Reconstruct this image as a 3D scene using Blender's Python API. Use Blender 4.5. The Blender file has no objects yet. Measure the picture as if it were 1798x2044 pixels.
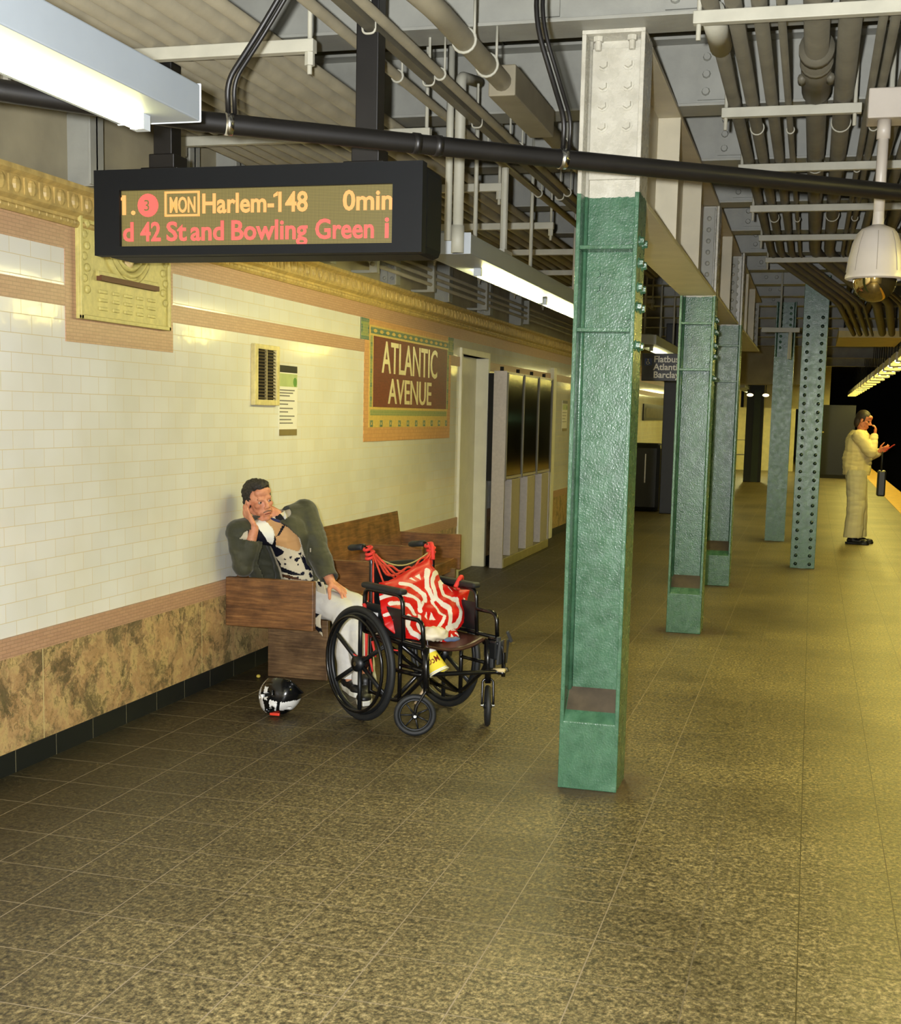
import bpy, bmesh, math, random
from mathutils import Vector, Matrix, noise
random.seed(7)
SC = bpy.context.scene
COL = SC.collection
PI = math.pi
V = Vector

# ------------------------------------------------------------------ camera, world, flash, exposure
F_PX, CX, CY, CAM_H = 2511.5, 930.0, 1130.0, 1.63
YAW, PITCH, ROLL = math.radians(15.1596), math.radians(-6.9393), math.radians(1.3384)
_f = V((-math.sin(YAW) * math.cos(PITCH), math.cos(YAW) * math.cos(PITCH), math.sin(PITCH)))
_r0 = V((math.cos(YAW), math.sin(YAW), 0))
_u0 = _r0.cross(_f)
_r = math.cos(ROLL) * _r0 + math.sin(ROLL) * _u0
_u = -math.sin(ROLL) * _r0 + math.cos(ROLL) * _u0
EYE = V((0, 0, CAM_H))
cam_d = bpy.data.cameras.new('camera')
cam = bpy.data.objects.new('camera', cam_d)
COL.objects.link(cam)
cam.matrix_world = Matrix(((_r.x, _u.x, -_f.x, 0), (_r.y, _u.y, -_f.y, 0), (_r.z, _u.z, -_f.z, CAM_H), (0, 0, 0, 1)))
cam_d.sensor_fit = 'HORIZONTAL'
cam_d.sensor_width = 36
cam_d.lens = F_PX / 1798 * 36
cam_d.shift_x = -(CX - 899) / 1798
cam_d.shift_y = (CY - 1022) / 1798
cam_d.clip_start = .05
cam_d.clip_end = 300
SC.camera = cam

SC.view_settings.view_transform = 'Standard'
SC.view_settings.look = 'None'
SC.view_settings.gamma = 1
SC.view_settings.use_curve_mapping = False
SC.view_settings.exposure = 0.0

wd = bpy.data.worlds.new('world')
SC.world = wd
wd.use_nodes = True
wd.node_tree.nodes['Background'].inputs[0].default_value = (.5, .47, .3, 1)
wd.node_tree.nodes['Background'].inputs[1].default_value = .006

FLASH_W, TUBE_E, TRACK_E = 1520, 24.0, 95.0
fl_d = bpy.data.lights.new('camera_flash', 'POINT')      # the flash on the camera that took the photo
fl_d.energy = FLASH_W
fl_d.color = (.97, .98, 1)
fl_d.shadow_soft_size = .03
fl = bpy.data.objects.new('camera_flash', fl_d)
fl.location = (-.11, -.02, 1.68)
COL.objects.link(fl)


def ray(x, y):
    return _f + _r * ((x - CX) / F_PX) - _u * ((y - CY) / F_PX)


def at(x, y, Y):                     # the point of the vertical plane y = Y seen at this pixel
    d = ray(x, y)
    return EYE + d * (Y / d.y)


def atx(x, y, X):
    d = ray(x, y)
    return EYE + d * (X / d.x)


# ------------------------------------------------------------------ materials
def lin(c):
    return tuple(((v / 255) / 12.92 if v <= 10 else ((v / 255 + .055) / 1.055) ** 2.4) for v in c) + (1,)


class NT:
    def __init__(self, name):
        self.m = bpy.data.materials.new(name)
        self.m.use_nodes = True
        self.t = self.m.node_tree
        self.b = self.t.nodes['Principled BSDF']

    def n(self, typ, **kw):
        nd = self.t.nodes.new(typ)
        for k, v in kw.items():
            if k.startswith('i_'):
                nd.inputs[k[2:].replace('_', ' ')].default_value = v
            else:
                setattr(nd, k, v)
        return nd

    def l(self, a, b):
        self.t.links.new(a, b)

    def ramp(self, fac, stops, interp='LINEAR'):
        r = self.n('ShaderNodeValToRGB')
        r.color_ramp.interpolation = interp
        e = r.color_ramp.elements
        while len(e) < len(stops):
            e.new(.5)
        for k, (p, c) in enumerate(stops):
            e[k].position = p
            e[k].color = c if len(c) == 4 else lin(c)
        self.l(fac, r.inputs[0])
        return r.outputs[0]

    def mix(self, fac, a, b, mode='MIX'):
        x = self.n('ShaderNodeMix', data_type='RGBA', blend_type=mode)
        for s, v in ((0, fac), (6, a), (7, b)):
            if hasattr(v, 'links'):
                self.l(v, x.inputs[s])
            else:
                x.inputs[s].default_value = v
        return x.outputs[2]

    def math(self, op, a, b=0.):
        x = self.n('ShaderNodeMath', operation=op)
        for s, v in ((0, a), (1, b)):
            if hasattr(v, 'links'):
                self.l(v, x.inputs[s])
            else:
                x.inputs[s].default_value = v
        return x.outputs[0]

    def coord(self, order=None, scale=(1, 1, 1), loc=(0, 0, 0)):
        tc = self.n('ShaderNodeTexCoord').outputs['Object']
        if order:
            s = self.n('ShaderNodeSeparateXYZ')
            self.l(tc, s.inputs[0])
            c = self.n('ShaderNodeCombineXYZ')
            for k, o in enumerate(order):
                if o is not None:
                    self.l(s.outputs[o], c.inputs[k])
            tc = c.outputs[0]
        mp = self.n('ShaderNodeMapping')
        mp.inputs['Scale'].default_value = scale
        mp.inputs['Location'].default_value = loc
        self.l(tc, mp.inputs[0])
        return mp.outputs[0]

    def noise(self, vec, scale, detail=3, rough=.55, out=0):
        x = self.n('ShaderNodeTexNoise')
        x.inputs['Scale'].default_value = scale
        x.inputs['Detail'].default_value = detail
        x.inputs['Roughness'].default_value = rough
        self.l(vec, x.inputs['Vector'])
        return x.outputs[out]

    def bump(self, h, strength=.3, dist=.01, prev=None):
        x = self.n('ShaderNodeBump')
        x.inputs['Strength'].default_value = strength
        x.inputs['Distance'].default_value = dist
        self.l(h, x.inputs['Height'])
        if prev:
            self.l(prev, x.inputs['Normal'])
        return x.outputs[0]

    def set(self, **kw):
        nm = {'color': 'Base Color', 'rough': 'Roughness', 'metal': 'Metallic', 'normal': 'Normal', 'emit': 'Emission Color',
              'emits': 'Emission Strength', 'trans': 'Transmission Weight', 'ior': 'IOR', 'spec': 'Specular IOR Level', 'coat': 'Coat Weight',
              'sub': 'Subsurface Weight', 'alpha': 'Alpha', 'sheen': 'Sheen Weight'}
        for k, v in kw.items():
            s = self.b.inputs[nm[k]]
            if hasattr(v, 'links'):
                self.l(v, s)
            else:
                s.default_value = v
        return self.m


def mat(name, col, rough=.5, metal=0, var=.12, vs=6, bump=0, bs=40, emit=0, spec=.5):
    t = NT(name)
    c = lin(col)
    co = t.coord()
    if var:
        nz = t.noise(co, vs, 4)
        lo = tuple(v * (1 - var) for v in c[:3]) + (1,)
        hi = tuple(min(1, v * (1 + var)) for v in c[:3]) + (1,)
        t.set(color=t.ramp(nz, [(.3, lo), (.7, hi)]))
    else:
        t.set(color=c)
    t.set(rough=rough, metal=metal, spec=spec)
    if bump:
        t.set(normal=t.bump(t.noise(co, bs, 3), bump, .004))
    if emit:
        t.set(emit=c, emits=emit)
    return t.m


def brick(t, vec, w, h, mortar, off=.5, smooth=.1, bias=0):
    b = t.n('ShaderNodeTexBrick', offset=off)
    b.inputs['Scale'].default_value = 1
    b.inputs['Mortar Size'].default_value = mortar
    b.inputs['Mortar Smooth'].default_value = smooth
    b.inputs['Brick Width'].default_value = w
    b.inputs['Row Height'].default_value = h
    b.inputs['Bias'].default_value = bias
    b.inputs['Color1'].default_value = (0, 0, 0, 1)
    b.inputs['Color2'].default_value = (1, 1, 1, 1)
    t.l(vec, b.inputs['Vector'])
    return b


def m_tile():
    t = NT('glazed_white_tile')
    co = t.coord((1, 2, None), loc=(.05, -.0896, 0))
    b = brick(t, co, .153, .0836, .0016)
    tone = t.mix(b.outputs['Color'], lin((226, 225, 216)), lin((231, 230, 221)))
    big = t.ramp(t.noise(t.coord(), 1.3, 3), [(.35, (232, 226, 205)), (.65, (255, 255, 255))])
    tone = t.mix(.5, tone, t.mix(1, tone, big, 'MULTIPLY'))
    t.set(color=t.mix(b.outputs['Fac'], tone, lin((206, 192, 150))))
    wob = t.noise(t.coord(), 9, 2)
    nb = t.bump(wob, .05, .02)
    t.set(rough=t.mix(b.outputs['Fac'], (.10,) * 3 + (1,), (.8,) * 3 + (1,)), normal=t.bump(t.math('SUBTRACT', 1, b.outputs['Fac']), .2, .001, nb))
    return t.m


def m_small_brick(name, a, c, mort, w=.055, h=.0165):
    t = NT(name)
    b = brick(t, t.coord((1, 2, None)), w, h, .0016)
    tone = t.mix(b.outputs['Color'], lin(a), lin(c))
    tone = t.mix(.45, tone, t.ramp(t.noise(t.coord(), 60, 3), [(.3, a), (.7, c)]))
    t.set(color=t.mix(b.outputs['Fac'], tone, lin(mort)), rough=.42)
    t.set(normal=t.bump(t.math('SUBTRACT', 1, b.outputs['Fac']), .25, .002))
    return t.m


def m_marble():
    t = NT('breccia_marble')
    co = t.coord()
    warp = t.n('ShaderNodeVectorMath', operation='ADD')
    nz = t.noise(co, 3.4, 6, .65, 1)
    sc = t.n('ShaderNodeVectorMath', operation='SCALE')
    sc.inputs['Scale'].default_value = .4
    t.l(nz, sc.inputs[0])
    t.l(co, warp.inputs[0])
    t.l(sc.outputs[0], warp.inputs[1])
    w = warp.outputs[0]
    n1 = t.noise(w, 9, 7, .7)
    base = t.ramp(n1, [(.3, (96, 82, 48)), (.42, (194, 168, 112)), (.52, (184, 150, 104)), (.62, (170, 136, 90)), (.75, (196, 178, 130))])
    n2 = t.noise(w, 5.5, 8, .75)
    dark = t.ramp(n2, [(.48, (0, 0, 0)), (.6, (230, 230, 230))])
    c = t.mix(dark, base, lin((70, 66, 46)))
    n3 = t.noise(w, 24, 6, .7)
    c = t.mix(t.ramp(n3, [(.53, (0, 0, 0)), (.64, (215, 215, 215))]), c, lin((92, 84, 52)))
    b = brick(t, t.coord((1, 2, None), loc=(-.269, 0, 0)), 1.56, 4, .004, 0)
    c = t.mix(b.outputs['Fac'], c, lin((196, 180, 128)))
    t.set(color=c, rough=.38)
    return t.m


def m_base():
    t = NT('black_base_tile')
    b = brick(t, t.coord((1, 2, None), loc=(-.03, .02, 0)), .313, .5, .003, 0)
    t.set(color=t.mix(b.outputs['Fac'], lin((22, 26, 26)), lin((96, 92, 74))), rough=.35)
    return t.m


def m_floor():
    t = NT('speckled_floor_tile')
    co = t.coord()
    b = brick(t, t.coord((1, 0, None), loc=(-.07, -.043, 0)), .307, .307, .0023, 0, .3)
    sp = t.noise(t.coord(scale=(1, .8, 1)), 72, 4, .75)
    sp2 = t.noise(co, 30, 3, .6)
    s = t.math('ADD', t.math('MULTIPLY', sp, .66), t.math('MULTIPLY', sp2, .34))
    c = t.ramp(s, [(.37, (36, 33, 23)), (.46, (84, 76, 52)), (.54, (124, 112, 76)), (.63, (168, 153, 110))])
    rb = t.ramp(t.noise(co, 80, 2), [(.55, (0, 0, 0)), (.68, (120, 120, 120))])
    c = t.mix(rb, c, lin((138, 104, 66)))
    tone = t.mix(b.outputs['Color'], (.72, .72, .74, 1), (1.0, 1.0, 1.0, 1))
    c = t.mix(.55, c, t.mix(1, c, tone, 'MULTIPLY'))
    grime = t.ramp(t.noise(co, .8, 5, .6), [(.3, (150, 142, 128)), (.6, (255, 255, 255))])
    c = t.mix(.75, c, t.mix(1, c, grime, 'MULTIPLY'))
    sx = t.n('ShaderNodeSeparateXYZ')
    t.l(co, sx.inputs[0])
    wallside = t.n('ShaderNodeMapRange')                     # floor colour darker towards the left wall; dark worn joints on the track side
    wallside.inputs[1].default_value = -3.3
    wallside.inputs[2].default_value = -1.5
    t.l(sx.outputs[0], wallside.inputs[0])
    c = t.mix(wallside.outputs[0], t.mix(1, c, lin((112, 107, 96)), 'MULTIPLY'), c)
    jr = t.n('ShaderNodeMapRange')
    jr.inputs[1].default_value = -.6
    jr.inputs[2].default_value = 0
    t.l(sx.outputs[0], jr.inputs[0])
    jc = t.mix(jr.outputs[0], lin((132, 120, 98)), lin((48, 40, 18)))
    jf = t.math('MULTIPLY', b.outputs['Fac'], t.math('MULTIPLY', t.noise(co, 7, 3), 2.0))
    c = t.mix(jf, c, jc)
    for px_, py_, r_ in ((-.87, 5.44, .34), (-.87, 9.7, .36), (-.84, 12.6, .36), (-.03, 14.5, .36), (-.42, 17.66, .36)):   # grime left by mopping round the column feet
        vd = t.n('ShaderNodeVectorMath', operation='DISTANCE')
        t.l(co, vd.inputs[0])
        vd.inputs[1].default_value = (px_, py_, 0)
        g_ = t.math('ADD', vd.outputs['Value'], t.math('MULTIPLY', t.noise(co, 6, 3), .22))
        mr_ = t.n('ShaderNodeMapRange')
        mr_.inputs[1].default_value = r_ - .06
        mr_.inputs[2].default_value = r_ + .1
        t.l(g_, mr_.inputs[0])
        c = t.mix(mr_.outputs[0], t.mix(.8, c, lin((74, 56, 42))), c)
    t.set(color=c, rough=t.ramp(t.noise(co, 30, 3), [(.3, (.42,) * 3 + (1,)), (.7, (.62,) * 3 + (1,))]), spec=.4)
    t.set(normal=t.bump(sp, .12, .003))
    return t.m


def m_column(name, line=None):
    t = NT(name)
    co = t.coord()
    g = t.ramp(t.noise(co, 14, 5, .65), [(.3, (50, 86, 62)), (.6, (68, 106, 80)), (.8, (94, 127, 104))])
    chips = t.ramp(t.noise(co, 55, 4, .7), [(.7, (0, 0, 0)), (.74, (255, 255, 255))])
    g = t.mix(t.math('MULTIPLY', chips, .35), g, lin((140, 160, 136)))
    if line:
        s = t.n('ShaderNodeSeparateXYZ')
        t.l(co, s.inputs[0])
        z = t.math('ADD', s.outputs[2], t.math('MULTIPLY', t.noise(co, 22, 3), .03))
        f = t.math('GREATER_THAN', z, line + .015)
        w = t.ramp(t.noise(co, 9, 4), [(.3, (176, 172, 156)), (.7, (198, 195, 180))])
        g = t.mix(f, g, w)
    t.set(color=g, rough=t.ramp(t.noise(co, 18, 3), [(.3, (.2,) * 3 + (1,)), (.7, (.36,) * 3 + (1,))]))
    nb = t.bump(t.noise(co, 26, 3), .18, .006)
    t.set(normal=t.bump(t.noise(co, 120, 2), .4, .003, nb))
    return t.m


def m_wood(name, a, b, c, sc=(2, 2, 30)):
    t = NT(name)
    co = t.coord(scale=sc)
    n = t.noise(co, 3, 6, .62)
    col = t.ramp(n, [(.3, a), (.5, b), (.7, c)])
    blot = t.ramp(t.noise(t.coord(), 7, 4), [(.35, (150, 140, 128)), (.6, (255, 255, 255))])
    col = t.mix(.7, col, t.mix(1, col, blot, 'MULTIPLY'))
    t.set(color=col, rough=.42, normal=t.bump(n, .15, .003))
    return t.m


def m_attr(name, rough=.7, bump=.2, bs=180, spec=.3):
    t = NT(name)
    a = t.n('ShaderNodeVertexColor', layer_name='pattern')
    t.set(color=a.outputs[0], rough=rough, spec=spec)
    if bump:
        t.set(normal=t.bump(t.noise(t.coord(), bs, 3), bump, .003))
    return t.m


def m_emit(name, col, s):
    t = NT(name)
    t.set(color=(.02, .02, .02, 1), emit=lin(col), emits=s, rough=.4)
    return t.m


TILE = m_tile()
PINK = m_small_brick('terracotta_brick', (176, 138, 108), (190, 152, 120), (160, 128, 98))
MARBLE = m_marble()
BASE = m_base()
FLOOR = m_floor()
GREEN2 = m_column('two_tone_column_paint', 2.55)
GREEN2B = m_column('green_column_paint_grey_head', 2.53)
GREEN = m_column('green_column_paint')
OCHRE = mat('ochre_terracotta', (182, 156, 92), .5, var=.25, vs=18, bump=.5, bs=45)
CONC = mat('painted_concrete', (150, 142, 116), .75, var=.16, vs=3, bump=.2, bs=25)
STEEL = mat('grey_painted_steel', (148, 148, 138), .5, var=.12, vs=5, bump=.25, bs=30)
GIRD = mat('cream_painted_steel', (186, 178, 152), .5, var=.1, vs=5, bump=.2, bs=30)
CEIL = mat('ceiling_paint', (92, 92, 88), .85, var=.2, vs=2, bump=.2, bs=12)
PIPE = mat('painted_conduit', (130, 123, 102), .5, var=.14, vs=6, bump=.15, bs=30)
PIPED = mat('dusty_pipe', (92, 88, 74), .55, var=.18, vs=5, bump=.15, bs=30)
STRUT = mat('pale_painted_strut', (166, 164, 148), .55, var=.1, vs=8)
BLACKP = mat('black_pipe', (15, 13, 11), .45, var=.3, vs=9)
BLACK = mat('black_plastic', (16, 19, 22), .42, var=.1)
BLACKM = mat('black_frame_paint', (12, 12, 13), .25, var=.1)
RUBBER = mat('dark_rubber', (26, 28, 29), .6, var=.2, vs=20)
CHROME = mat('bright_metal', (190, 190, 186), .25, 1, var=.05)
WHITEH = mat('white_fixture', (168, 174, 178), .4, var=.04)
BRUSHED = mat('brushed_steel', (190, 182, 174), .42, .55, var=.08, vs=30)
WHITEP = mat('white_door_paint', (222, 218, 196), .45, var=.06)
WOOD = m_wood('worn_brown_wood', (88, 58, 30), (122, 82, 44), (150, 106, 60))
WOODG = m_wood('scuffed_grey_wood', (78, 56, 34), (110, 84, 54), (136, 108, 72))
GLASSD = mat('dark_glass', (24, 24, 17), .12, var=.5, vs=2, spec=.5)  # brown-green reflections put into the glass colour as variation
RED = mat('red_strap', (212, 52, 40), .7, var=.15, vs=25)
YELLOWS = mat('tactile_yellow', (206, 158, 48), .6, var=.15)
DARK = mat('near_black', (18, 17, 15), .8, var=.2)  # near-black for the trackway, backings and thin rods
TUBE = m_emit('fluorescent_tube', (250, 240, 166), TUBE_E)
TRACKL = m_emit('trackside_tube', (246, 228, 120), TRACK_E)


# ------------------------------------------------------------------ mesh builder
class MB:
    def __init__(self):
        self.bm = bmesh.new()

    def box(self, c, s, rot=None):
        r = bmesh.ops.create_cube(self.bm, size=1)
        M = Matrix.Translation(V(c)) @ (rot.to_4x4() if rot else Matrix()) @ Matrix.Diagonal((*s, 1))
        bmesh.ops.transform(self.bm, matrix=M, verts=r['verts'])
        return self

    def bb(self, x0, x1, y0, y1, z0, z1):
        return self.box(((x0 + x1) / 2, (y0 + y1) / 2, (z0 + z1) / 2), (abs(x1 - x0), abs(y1 - y0), abs(z1 - z0)))

    def cyl(self, p0, p1, r, r2=None, seg=16, caps=True):
        p0, p1 = V(p0), V(p1)
        d = p1 - p0
        if d.length < 1e-6:
            return self
        q = d.to_track_quat('Z', 'Y').to_matrix().to_4x4()
        g = bmesh.ops.create_cone(self.bm, cap_ends=caps, segments=seg, radius1=r, radius2=r if r2 is None else r2, depth=d.length)
        bmesh.ops.transform(self.bm, matrix=Matrix.Translation((p0 + p1) / 2) @ q, verts=g['verts'])
        return self

    def sph(self, c, r, seg=16, rot=None):
        rr = (r, r, r) if not hasattr(r, '__len__') else r
        g = bmesh.ops.create_uvsphere(self.bm, u_segments=seg, v_segments=max(6, seg * 2 // 3), radius=1)
        M = Matrix.Translation(V(c)) @ (rot.to_4x4() if rot else Matrix()) @ Matrix.Diagonal((*rr, 1))
        bmesh.ops.transform(self.bm, matrix=M, verts=g['verts'])
        return self

    def cap(self, p0, r0, p1, r1, seg=14):
        self.sph(p0, r0, seg)
        self.sph(p1, r1, seg)
        return self.cyl(p0, p1, r0, r1, seg)

    def tube(self, pts, r, seg=10, closed=False):
        pts = [V(p) for p in pts]
        n = len(pts)
        rings = []
        up = None
        for i, p in enumerate(pts):
            if closed:
                t = pts[(i + 1) % n] - pts[i - 1]
            else:
                t = pts[min(i + 1, n - 1)] - pts[max(i - 1, 0)]
            t.normalize()
            if up is None:
                up = V((0, 0, 1)) if abs(t.z) < .9 else V((0, 1, 0))
            s = t.cross(up)
            if s.length < 1e-4:
                s = t.cross(V((1, 0, 0)))
            s.normalize()
            up = s.cross(t).normalized()
            rr = r[i] if hasattr(r, '__len__') else r
            rings.append([self.bm.verts.new(p + (s * math.cos(a) + up * math.sin(a)) * rr) for a in (2 * PI * k / seg for k in range(seg))])
        m = n if closed else n - 1
        for i in range(m):
            a, b = rings[i], rings[(i + 1) % n]
            for k in range(seg):
                self.bm.faces.new((a[k], a[(k + 1) % seg], b[(k + 1) % seg], b[k]))
        if not closed:
            self.bm.faces.new(rings[0][::-1])
            self.bm.faces.new(rings[-1])
        return self

    def arc(self, pts, r, rad=.03, seg=10, k=5):
        """tube with rounded bends"""
        pts = [V(p) for p in pts]
        out = [pts[0]]
        for i in range(1, len(pts) - 1):
            a, b, c = pts[i - 1], pts[i], pts[i + 1]
            d1, d2 = (a - b), (c - b)
            q = min(rad, d1.length * .45, d2.length * .45)
            s, e = b + d1.normalized() * q, b + d2.normalized() * q
            for j in range(k + 1):
                u = j / k
                out.append(s * (1 - u) ** 2 + b * 2 * u * (1 - u) + e * u * u)
        out.append(pts[-1])
        return self.tube(out, r, seg)

    def lathe(self, prof, M=None, seg=32):
        M = M or Matrix()
        rings = []
        for r, z in prof:
            rings.append([self.bm.verts.new(M @ V((max(r, 1e-4) * math.cos(2 * PI * k / seg), max(r, 1e-4) * math.sin(2 * PI * k / seg), z))) for k in range(seg)])
        for a, b in zip(rings, rings[1:]):
            for k in range(seg):
                self.bm.faces.new((a[k], a[(k + 1) % seg], b[(k + 1) % seg], b[k]))
        return self

    def prism(self, poly, axis, a0, a1):
        """extrude a 2-D polygon along an axis (0,1,2); the polygon uses the two other axes in order"""
        o = [k for k in range(3) if k != axis]

        def mk(p, a):
            q = [0, 0, 0]
            q[axis] = a
            q[o[0]], q[o[1]] = p
            return self.bm.verts.new(q)
        A = [mk(p, a0) for p in poly]
        B = [mk(p, a1) for p in poly]
        self.bm.faces.new(A)
        self.bm.faces.new(B[::-1])
        n = len(poly)
        for i in range(n):
            self.bm.faces.new((A[i], B[i], B[(i + 1) % n], A[(i + 1) % n]))
        return self

    def build(self, name, m, parent=None, smooth=False, bevel=0, loc=None):
        bmesh.ops.recalc_face_normals(self.bm, faces=self.bm.faces)
        me = bpy.data.meshes.new(name)
        self.bm.to_mesh(me)
        self.bm.free()
        o = bpy.data.objects.new(name, me)
        for x in (m if isinstance(m, (list, tuple)) else [m]):
            me.materials.append(x)
        COL.objects.link(o)
        if parent:
            o.parent = parent
        if loc:
            o.location = loc
        if smooth:
            for p in me.polygons:
                p.use_smooth = True
            if smooth == 'auto':
                me.set_sharp_from_angle(angle=math.radians(40))
        if bevel:
            b = o.modifiers.new('bevel', 'BEVEL')
            b.width = bevel
            b.segments = 2
            b.limit_method = 'ANGLE'
        return o


def tag(o, label, cat, group=None, kind=None):
    o['label'] = label
    o['category'] = cat
    if group:
        o['group'] = group
    if kind:
        o['kind'] = kind
    return o


def thing(name, label, cat, loc=(0, 0, 0), rotz=0, group=None):
    o = bpy.data.objects.new(name, None)
    o.empty_display_size = .1
    COL.objects.link(o)
    o.location = loc
    o.rotation_euler = (0, 0, rotz)
    return tag(o, label, cat, group)


def struct(o):
    o['kind'] = 'structure'
    return o


def dup(root, loc, label=None, rotz=None):
    r = root.copy()
    COL.objects.link(r)
    r.location = loc
    if rotz is not None:
        r.rotation_euler = (0, 0, rotz)
    if label:
        r['label'] = label
    for ch in list(root.children):
        c = ch.copy()
        COL.objects.link(c)
        c.parent = r
        for g in list(ch.children):
            d = g.copy()
            COL.objects.link(d)
            d.parent = c
    return r


ORD = ['first', 'second', 'third', 'fourth', 'fifth', 'sixth', 'seventh', 'eighth', 'ninth', 'tenth', 'eleventh', 'twelfth', 'thirteenth',
       'fourteenth', 'fifteenth', 'sixteenth', 'seventeenth', 'eighteenth', 'nineteenth', 'twentieth'] + ['%dth' % k if k % 10 not in (1, 2, 3) else '%d%s' % (k, {1: 'st', 2: 'nd', 3: 'rd'}[k % 10]) for k in range(21, 60)]


def text(name, s, size, m, parent, M, ext=.002, sx=1, bold=0, align='LEFT', space=1):
    cu = bpy.data.curves.new(name, 'FONT')
    cu.body = s
    cu.size = size
    cu.extrude = ext
    cu.offset = bold
    cu.align_x = align
    cu.space_character = space
    cu.resolution_u = 3
    tmp = bpy.data.objects.new(name, cu)
    COL.objects.link(tmp)
    bpy.context.view_layer.update()
    me = bpy.data.meshes.new_from_object(tmp.evaluated_get(bpy.context.evaluated_depsgraph_get()))
    bpy.data.objects.remove(tmp)
    me.transform(M @ Matrix.Diagonal((sx, 1, 1, 1)))
    me.materials.clear()
    me.materials.append(m)
    o = bpy.data.objects.new(name, me)
    COL.objects.link(o)
    o.parent = parent
    return o


def fit(o, M, w, h=None):            # scale a text mesh to a given width (and height), from its lower left corner
    I = M.inverted()
    q = [I @ v.co for v in o.data.vertices]
    x0, x1 = min(p.x for p in q), max(p.x for p in q)
    z1 = max(p.y for p in q)
    for v, p in zip(o.data.vertices, q):
        v.co = M @ V(((p.x - x0) * w / (x1 - x0), p.y * (h / z1 if h else 1), p.z))
    return o


# text planes: facing -Y (towards the camera) and facing +X (on the left wall)
def face_cam(x, y, z):
    return Matrix(((1, 0, 0, x), (0, 0, -1, y), (0, 1, 0, z), (0, 0, 0, 1)))


def face_right(x, y, z):
    return Matrix(((0, 0, 1, x), (1, 0, 0, y), (0, 1, 0, z), (0, 0, 0, 1)))

# ================================================================== THE SETTING
W = -3.34                      # face of the tiled wall
YA, YB, D0, D1 = -1.5, 42.0, 11.94, 13.0      # wall ends and the doorway


def runs(z0, z1):              # the stretches of wall a band covers; a doorway 2.2 m high is left open
    return [(YA, D0), (D1, YB)] if z0 < 2.15 else [(YA, YB)]


def band(name, z0, z1, x0, x1, m, bevel=0):
    mb = MB()
    for a, b in runs(z0, z1):
        mb.bb(x0, x1, a, b, z0, z1)
    return struct(mb.build(name, m, bevel=bevel))


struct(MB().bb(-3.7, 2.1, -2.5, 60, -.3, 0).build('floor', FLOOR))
wall = MB()
for a, b in ((YA, D0), (D1, YB)):
    wall.bb(W - .2, W, a, b, .1, 2.2)
wall.bb(W - .2, W, YA, YB, 2.2, 2.45)
struct(wall.build('wall_left', TILE))
mb = MB()
for a, b in ((YA, D0), (D1, YB)):
    mb.bb(W, W + .012, a, b, 0, .10)
struct(mb.build('baseboard_left', BASE))
band('trim_1', .10, .52, W, W + .008, MARBLE)
band('trim_2', .52, .61, W, W + .012, PINK)
band('trim_3', 2.075, 2.168, W, W + .004, PINK)
band('trim_4', 2.333, 2.436, W, W + .004, PINK)
struct(MB().bb(W - .25, W - .02, YA, YB, 2.45, 3.9).build('wall_upper_left', CONC))
# ornamental cornice
cor = MB()
cor.prism([(W - .02, 2.436), (W + .018, 2.436), (W + .03, 2.45), (W + .03, 2.462), (W + .02, 2.47), (W + .02, 2.484), (W + .045, 2.5), (W + .04, 2.585), (W + .065, 2.6), (W + .065, 2.622), (W - .02, 2.622)], 1, YA, YB)
y = YA
k = 0
while y < 24:
    cor.sph((W + .042, y, 2.545), (.016, .03, .036), 8)
    cor.box((W + .043, y + .055, 2.545), (.012, .012, .07))
    cor.sph((W + .024, y + .02, 2.457), (.012, .016, .011), 6)
    cor.sph((W + .024, y + .075, 2.457), (.012, .016, .011), 6)
    y += .11
struct(cor.build('trim_5', OCHRE))
# doorway
mb = MB()
mb.bb(-3.47, -3.452, D0 - .02, D1 + .02, 0, 2.2)
dw = struct(mb.build('door_1', WHITEP))
MB().bb(-3.452, -3.446, 12.36, 12.40, 1.43, 1.78).build('door_window', DARK, dw)
MB().bb(-3.452, -3.43, 12.0, 12.03, .98, 1.1).build('door_handle', CHROME, dw)
mb = MB()
mb.bb(-3.452, -3.315, D1 - .04, D1 + .03, 0, 2.2)
mb.bb(-3.452, -3.315, D0 - .03, D0 + .02, 0, 2.2)
mb.bb(-3.452, -3.315, D0 - .03, D1 + .03, 2.2, 2.26)
struct(mb.build('trim_6', WHITEP, bevel=.004))
mb = MB()
mb.bb(-3.36, -3.29, 16.32, 16.50, 0, 2.24)
struct(mb.build('trim_7', WHITEP, bevel=.005))
# ceiling slab, platform edge, far end
struct(MB().bb(-3.7, 6.5, -2.5, 62, 3.78, 3.95).build('ceiling', CEIL))
struct(MB().bb(1.62, 2.1, 4, 60, 0, .006).build('trim_8', YELLOWS))
struct(MB().bb(2.1, 6.5, -2.5, 62, -1.5, -1.3).build('floor_trackbed', DARK))
struct(MB().bb(6.3, 6.5, -2.5, 62, -1.3, 3.8).build('wall_right', DARK))
mb = MB()
mb.bb(-3.5, -2.3, 42, 42.3, 0, 3.8)
mb.bb(-2.3, -.55, 42, 42.3, 0, 2.02)
mb.bb(-2.3, .5, 44, 44.3, 2.02, 3.8)
struct(mb.build('wall_far', mat('far_cream_wall', (214, 204, 150), .5, var=.1)))
struct(MB().bb(-.55, 6.5, 60, 60.3, -1.3, 3.8).build('wall_tunnel_end', DARK))
struct(MB().bb(-3.6, 6.5, -2.7, -2.5, -1.3, 3.9).build('wall_back', CONC))
# haunch above the far wall (dark bulkhead)
struct(MB().bb(-3.34, .2, 30, 31, 2.45, 3.8).build('wall_bulkhead', CONC))

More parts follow.
